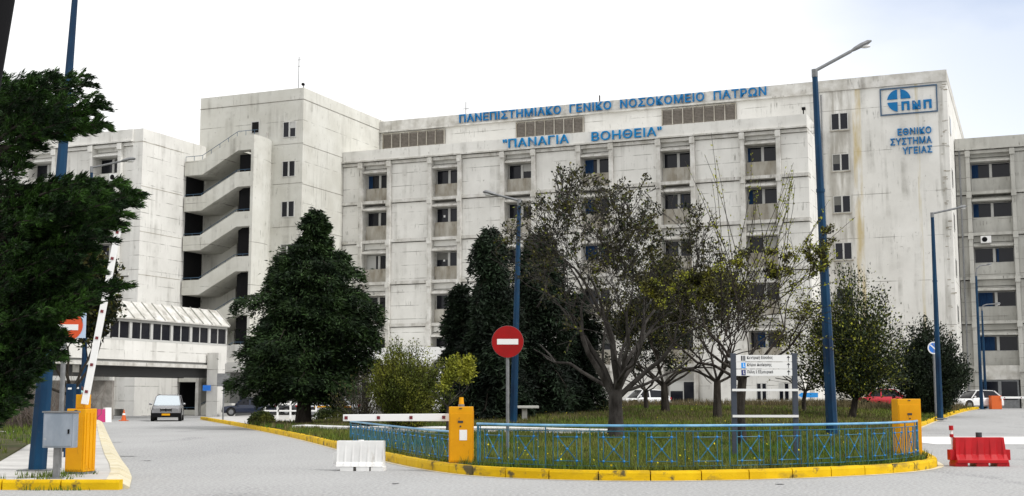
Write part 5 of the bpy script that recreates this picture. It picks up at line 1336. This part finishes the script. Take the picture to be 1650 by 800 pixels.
t5 = stem_bush(1376, 62, 432, 2.75, 230, 34000, M['midleaf'], 'green leafy tree with bare lower trunk right of the tallest lamp post', name='leafy_tree', lsz=.14, cat='tree', seed=19, spr=.22, drop=.62, z0=1.3)
t5['group'] = 'trees along the back of the lawn'
stem_bush(1498, 80, 520, 2.7, 150, 42000, M['darkleaf'], 'blackish evergreen shrub behind the no parking sign', name='evergreen_shrub', lsz=.17, cat='shrub', seed=12, spr=.19, drop=.62)
stem_bush(585, 54, 590, 1.2, 80, 1500, M['olive'], 'leafless brown twiggy bush between the cedar and the yellowish bush', seed=4)
Y6 = 47; x = X(722, Y6); zl = lawn_z(x, Y6)
broadleaf(x, Y6, zl, Z(548, Y6) - zl, .85, 'small bright yellow green sapling left of the amber beacon', M['bark_g'], [(M['yellowleaf'], 1, .3)], trunk_r=.05, seed=61, fork=.3, levels=4, nmain=5, spread=.7, leaf_n=3600, lsz=.10, leafspread=.10, up=.3, name='sapling', clump=.8)
# small clipped shrubs near the parked cars
for px, Y, pyt, Rb, lab in ((540, 74, 655, 1.2, 'low rounded green shrub before the silver striped car'), (425, 70, 664, .7, 'small green shrub at the lawn tip near the yellow kerb')):
    x = X(px, Y); zl = lawn_z(x, Y); a = empty('low_shrub', (x, Y, zl), 0, lab, 'shrub'); f = MB(); f.tube((0, 0, -.1), (0, 0, .3), .05); f.tube((0, 0, .1), (.2, .1, .5), .03); f.tube((0, 0, .1), (-.2, .1, .5), .03); f.build('stems', M['bark'], a)
    n = 4500; P = rng.normal(0, 1, (n, 3)); P /= np.linalg.norm(P, axis=1)[:, None]; P[:, 2] = np.abs(P[:, 2]); P *= rng.uniform(.6, 1.05, (n, 1)) * np.array([Rb, .7, max(.45, Z(pyt, Y) - zl)])
    leaf_mesh('foliage', P, P, .10, .3, M['midleaf'], a, flop=.7)
# broadleaf tree behind the left sign
Y7 = 34; x = X(118, Y7)
broadleaf(x, Y7, .15, Z(395, Y7) - .15, 1.65, 'olive broadleaf tree behind the faded square sign and raised arm', M['bark'], [(M['darkleaf'], .9, .2), (M['olive'], .9, .2), (M['yellowleaf'], .05, .2)], trunk_r=.12, seed=71, fork=.30, levels=5, nmain=7, spread=.85, leaf_n=22000, lsz=.13, leafspread=.16, up=.25, name='leafy_tree', clump=.8)
# brown leafless thicket at far left
g = random.Random(9); a = empty('thicket', (X(75, 60), 60, .15), 0, 'brown leafless thicket behind the blue posts at left', 'bush'); f = MB()
for i in range(420):
    p = Vector((g.uniform(-3.2, 2.2), g.uniform(-1, 1), 0)); h = g.uniform(.8, 2.6); pts = [p]
    for k in range(4): pts.append(pts[-1] + Vector((g.gauss(0, .16), g.gauss(0, .16), h / 4)))
    f.path(pts, [.022, .016, .012, .008, .004], 3)
f.build('twigs', mat('brown_twigs', (0.10, 0.075, 0.06), 0.9, var=(0.16, 0.13, 0.11), scale=2), a)
# retaining wall behind the thicket
f = MB(); f.box(-9, 3.0, 0, .5, 0, 2.7); o = f.build('retaining_wall', mat('rough_stone_wall', (0.16, 0.145, 0.13), .95, var=(0.34, 0.32, 0.29), scale=1.6, bump=.8, bscale=6)); o.location = (X(150, 88) - 1.5, 88, 0); tag(o, 'rough stone retaining wall behind the thicket at left', 'wall')

# ---- grass and flowers
def scatter(poly, n, bias, zf, excl=None):
    x0 = min(p[0] for p in poly); x1 = max(p[0] for p in poly); y0 = min(p[1] for p in poly); y1 = max(p[1] for p in poly); out = []
    g = random.Random(len(poly) + n)
    while len(out) < n:
        y = y0 + (y1 - y0) * g.random() ** bias; xx = x0 + (x1 - x0) * g.random()
        if abs(xx / y) > .46 and xx > 0: continue
        if math.sin(xx * .9 + 1.3 * math.sin(y * .5)) * math.sin(y * .6 + xx * .35) > .45 and g.random() < .6: continue
        if inside(xx, y, poly) and not (excl and excl(xx, y)): out.append((xx, y, zf(xx, y)))
    return out
def tufts(name, pts, m, h, blades, label, wide=.012, kind='stuff'):
    n = len(pts) * blades; C = np.repeat(np.array(pts), blades, 0); far = np.clip(C[:, 1] / 30, .8, 2.6)
    C[:, :2] += rng.normal(0, .05, (n, 2)) * far[:, None]; C[:, 2] -= .02
    hh = h * rng.uniform(.45, 1.3, n); D = rng.normal(0, .28, (n, 3)); D[:, 2] = 1
    D /= np.linalg.norm(D, axis=1)[:, None]; S_ = np.cross(D, rng.normal(0, 1, (n, 3))); S_ /= np.linalg.norm(S_, axis=1)[:, None]; ww = (wide * far)[:, None]
    v = np.empty((n, 3, 3)); v[:, 0] = C - S_ * ww; v[:, 1] = C + S_ * ww; v[:, 2] = C + D * hh[:, None]
    me = bpy.data.meshes.new(name); me.vertices.add(3 * n); me.vertices.foreach_set('co', v.ravel()); me.loops.add(3 * n); me.loops.foreach_set('vertex_index', np.arange(3 * n, dtype=np.int32))
    me.polygons.add(n); me.polygons.foreach_set('loop_start', np.arange(0, 3 * n, 3, dtype=np.int32)); me.update(calc_edges=True); me.validate(); me.materials.append(m)
    o = bpy.data.objects.new(name, me); COL.objects.link(o); tag(o, label, name.replace('_', ' '), None, kind); return o
def on_path(xx, yy):
    for p in PATH[::2]:
        if math.dist((xx, yy), (p[0] + .3, p[1] + .9)) < 1.7: return True
    return False
LG = lawnfront[:-3] + [(31, 90.5), (18, 90), (5, 88.5), (-4, 84), (-9, 76), (-12.5, 68)]
tufts('grass', scatter(LG, 34000, 1.9, lawn_z, on_path), M['grass'], .20, 6, 'uneven green grass of the raised lawn behind the blue railing')
band = [(xx, yy, z) for xx, yy, z in scatter(LG, 15000, 1.5, lawn_z, on_path) if math.sin(xx * .35) * 4 + 52 < yy < 72 + 5 * math.sin(xx * .5) or random.random() < .12]
tufts('dry_grass', band, M['dry'], .26, 5, 'dry brown grass stalks across the middle of the lawn')
tufts('grass', scatter(VERGE, 5000, 1.5, lambda a_, b_: .18), M['grass'], .24, 7, 'green grass of the left verge behind the grey cabinet')
tufts('tall_grass', [(xx, yy, z) for xx, yy, z in scatter(LG, 9000, .5, lawn_z, on_path) if yy > 80 - 4 * math.sin(xx * .4) and xx > 6], M['dry'], .55, 6, 'tall pale grass along the back edge of the lawn before the red car')
fl = scatter(LG, 300, 1.9, lawn_z, on_path); fl = [(a_, b_, c_ + random.uniform(.10, .34)) for a_, b_, c_ in fl]
leaf_mesh('wildflowers', np.array(fl), np.tile([0, 0, 1.0], (len(fl), 1)), .038, .55, M['flower'], None, flop=1.2, kind='stuff')
tag(COL.objects['wildflowers'], 'scattered small yellow wildflowers in the lawn grass', 'wildflowers')
# weeds along the front of the left pavement
w_ = [(X(px, 22.6 + random.random() * 1.6), 22.6 + random.random() * 2.0, .135) for px in np.linspace(40, 128, 90)] + [(xx, 21.9, 0.0) for xx in np.linspace(-8.4, -7.3, 16)]
tufts('weeds', w_, M['grass'], .13, 5, 'weeds growing around the blue pole base and front kerb')
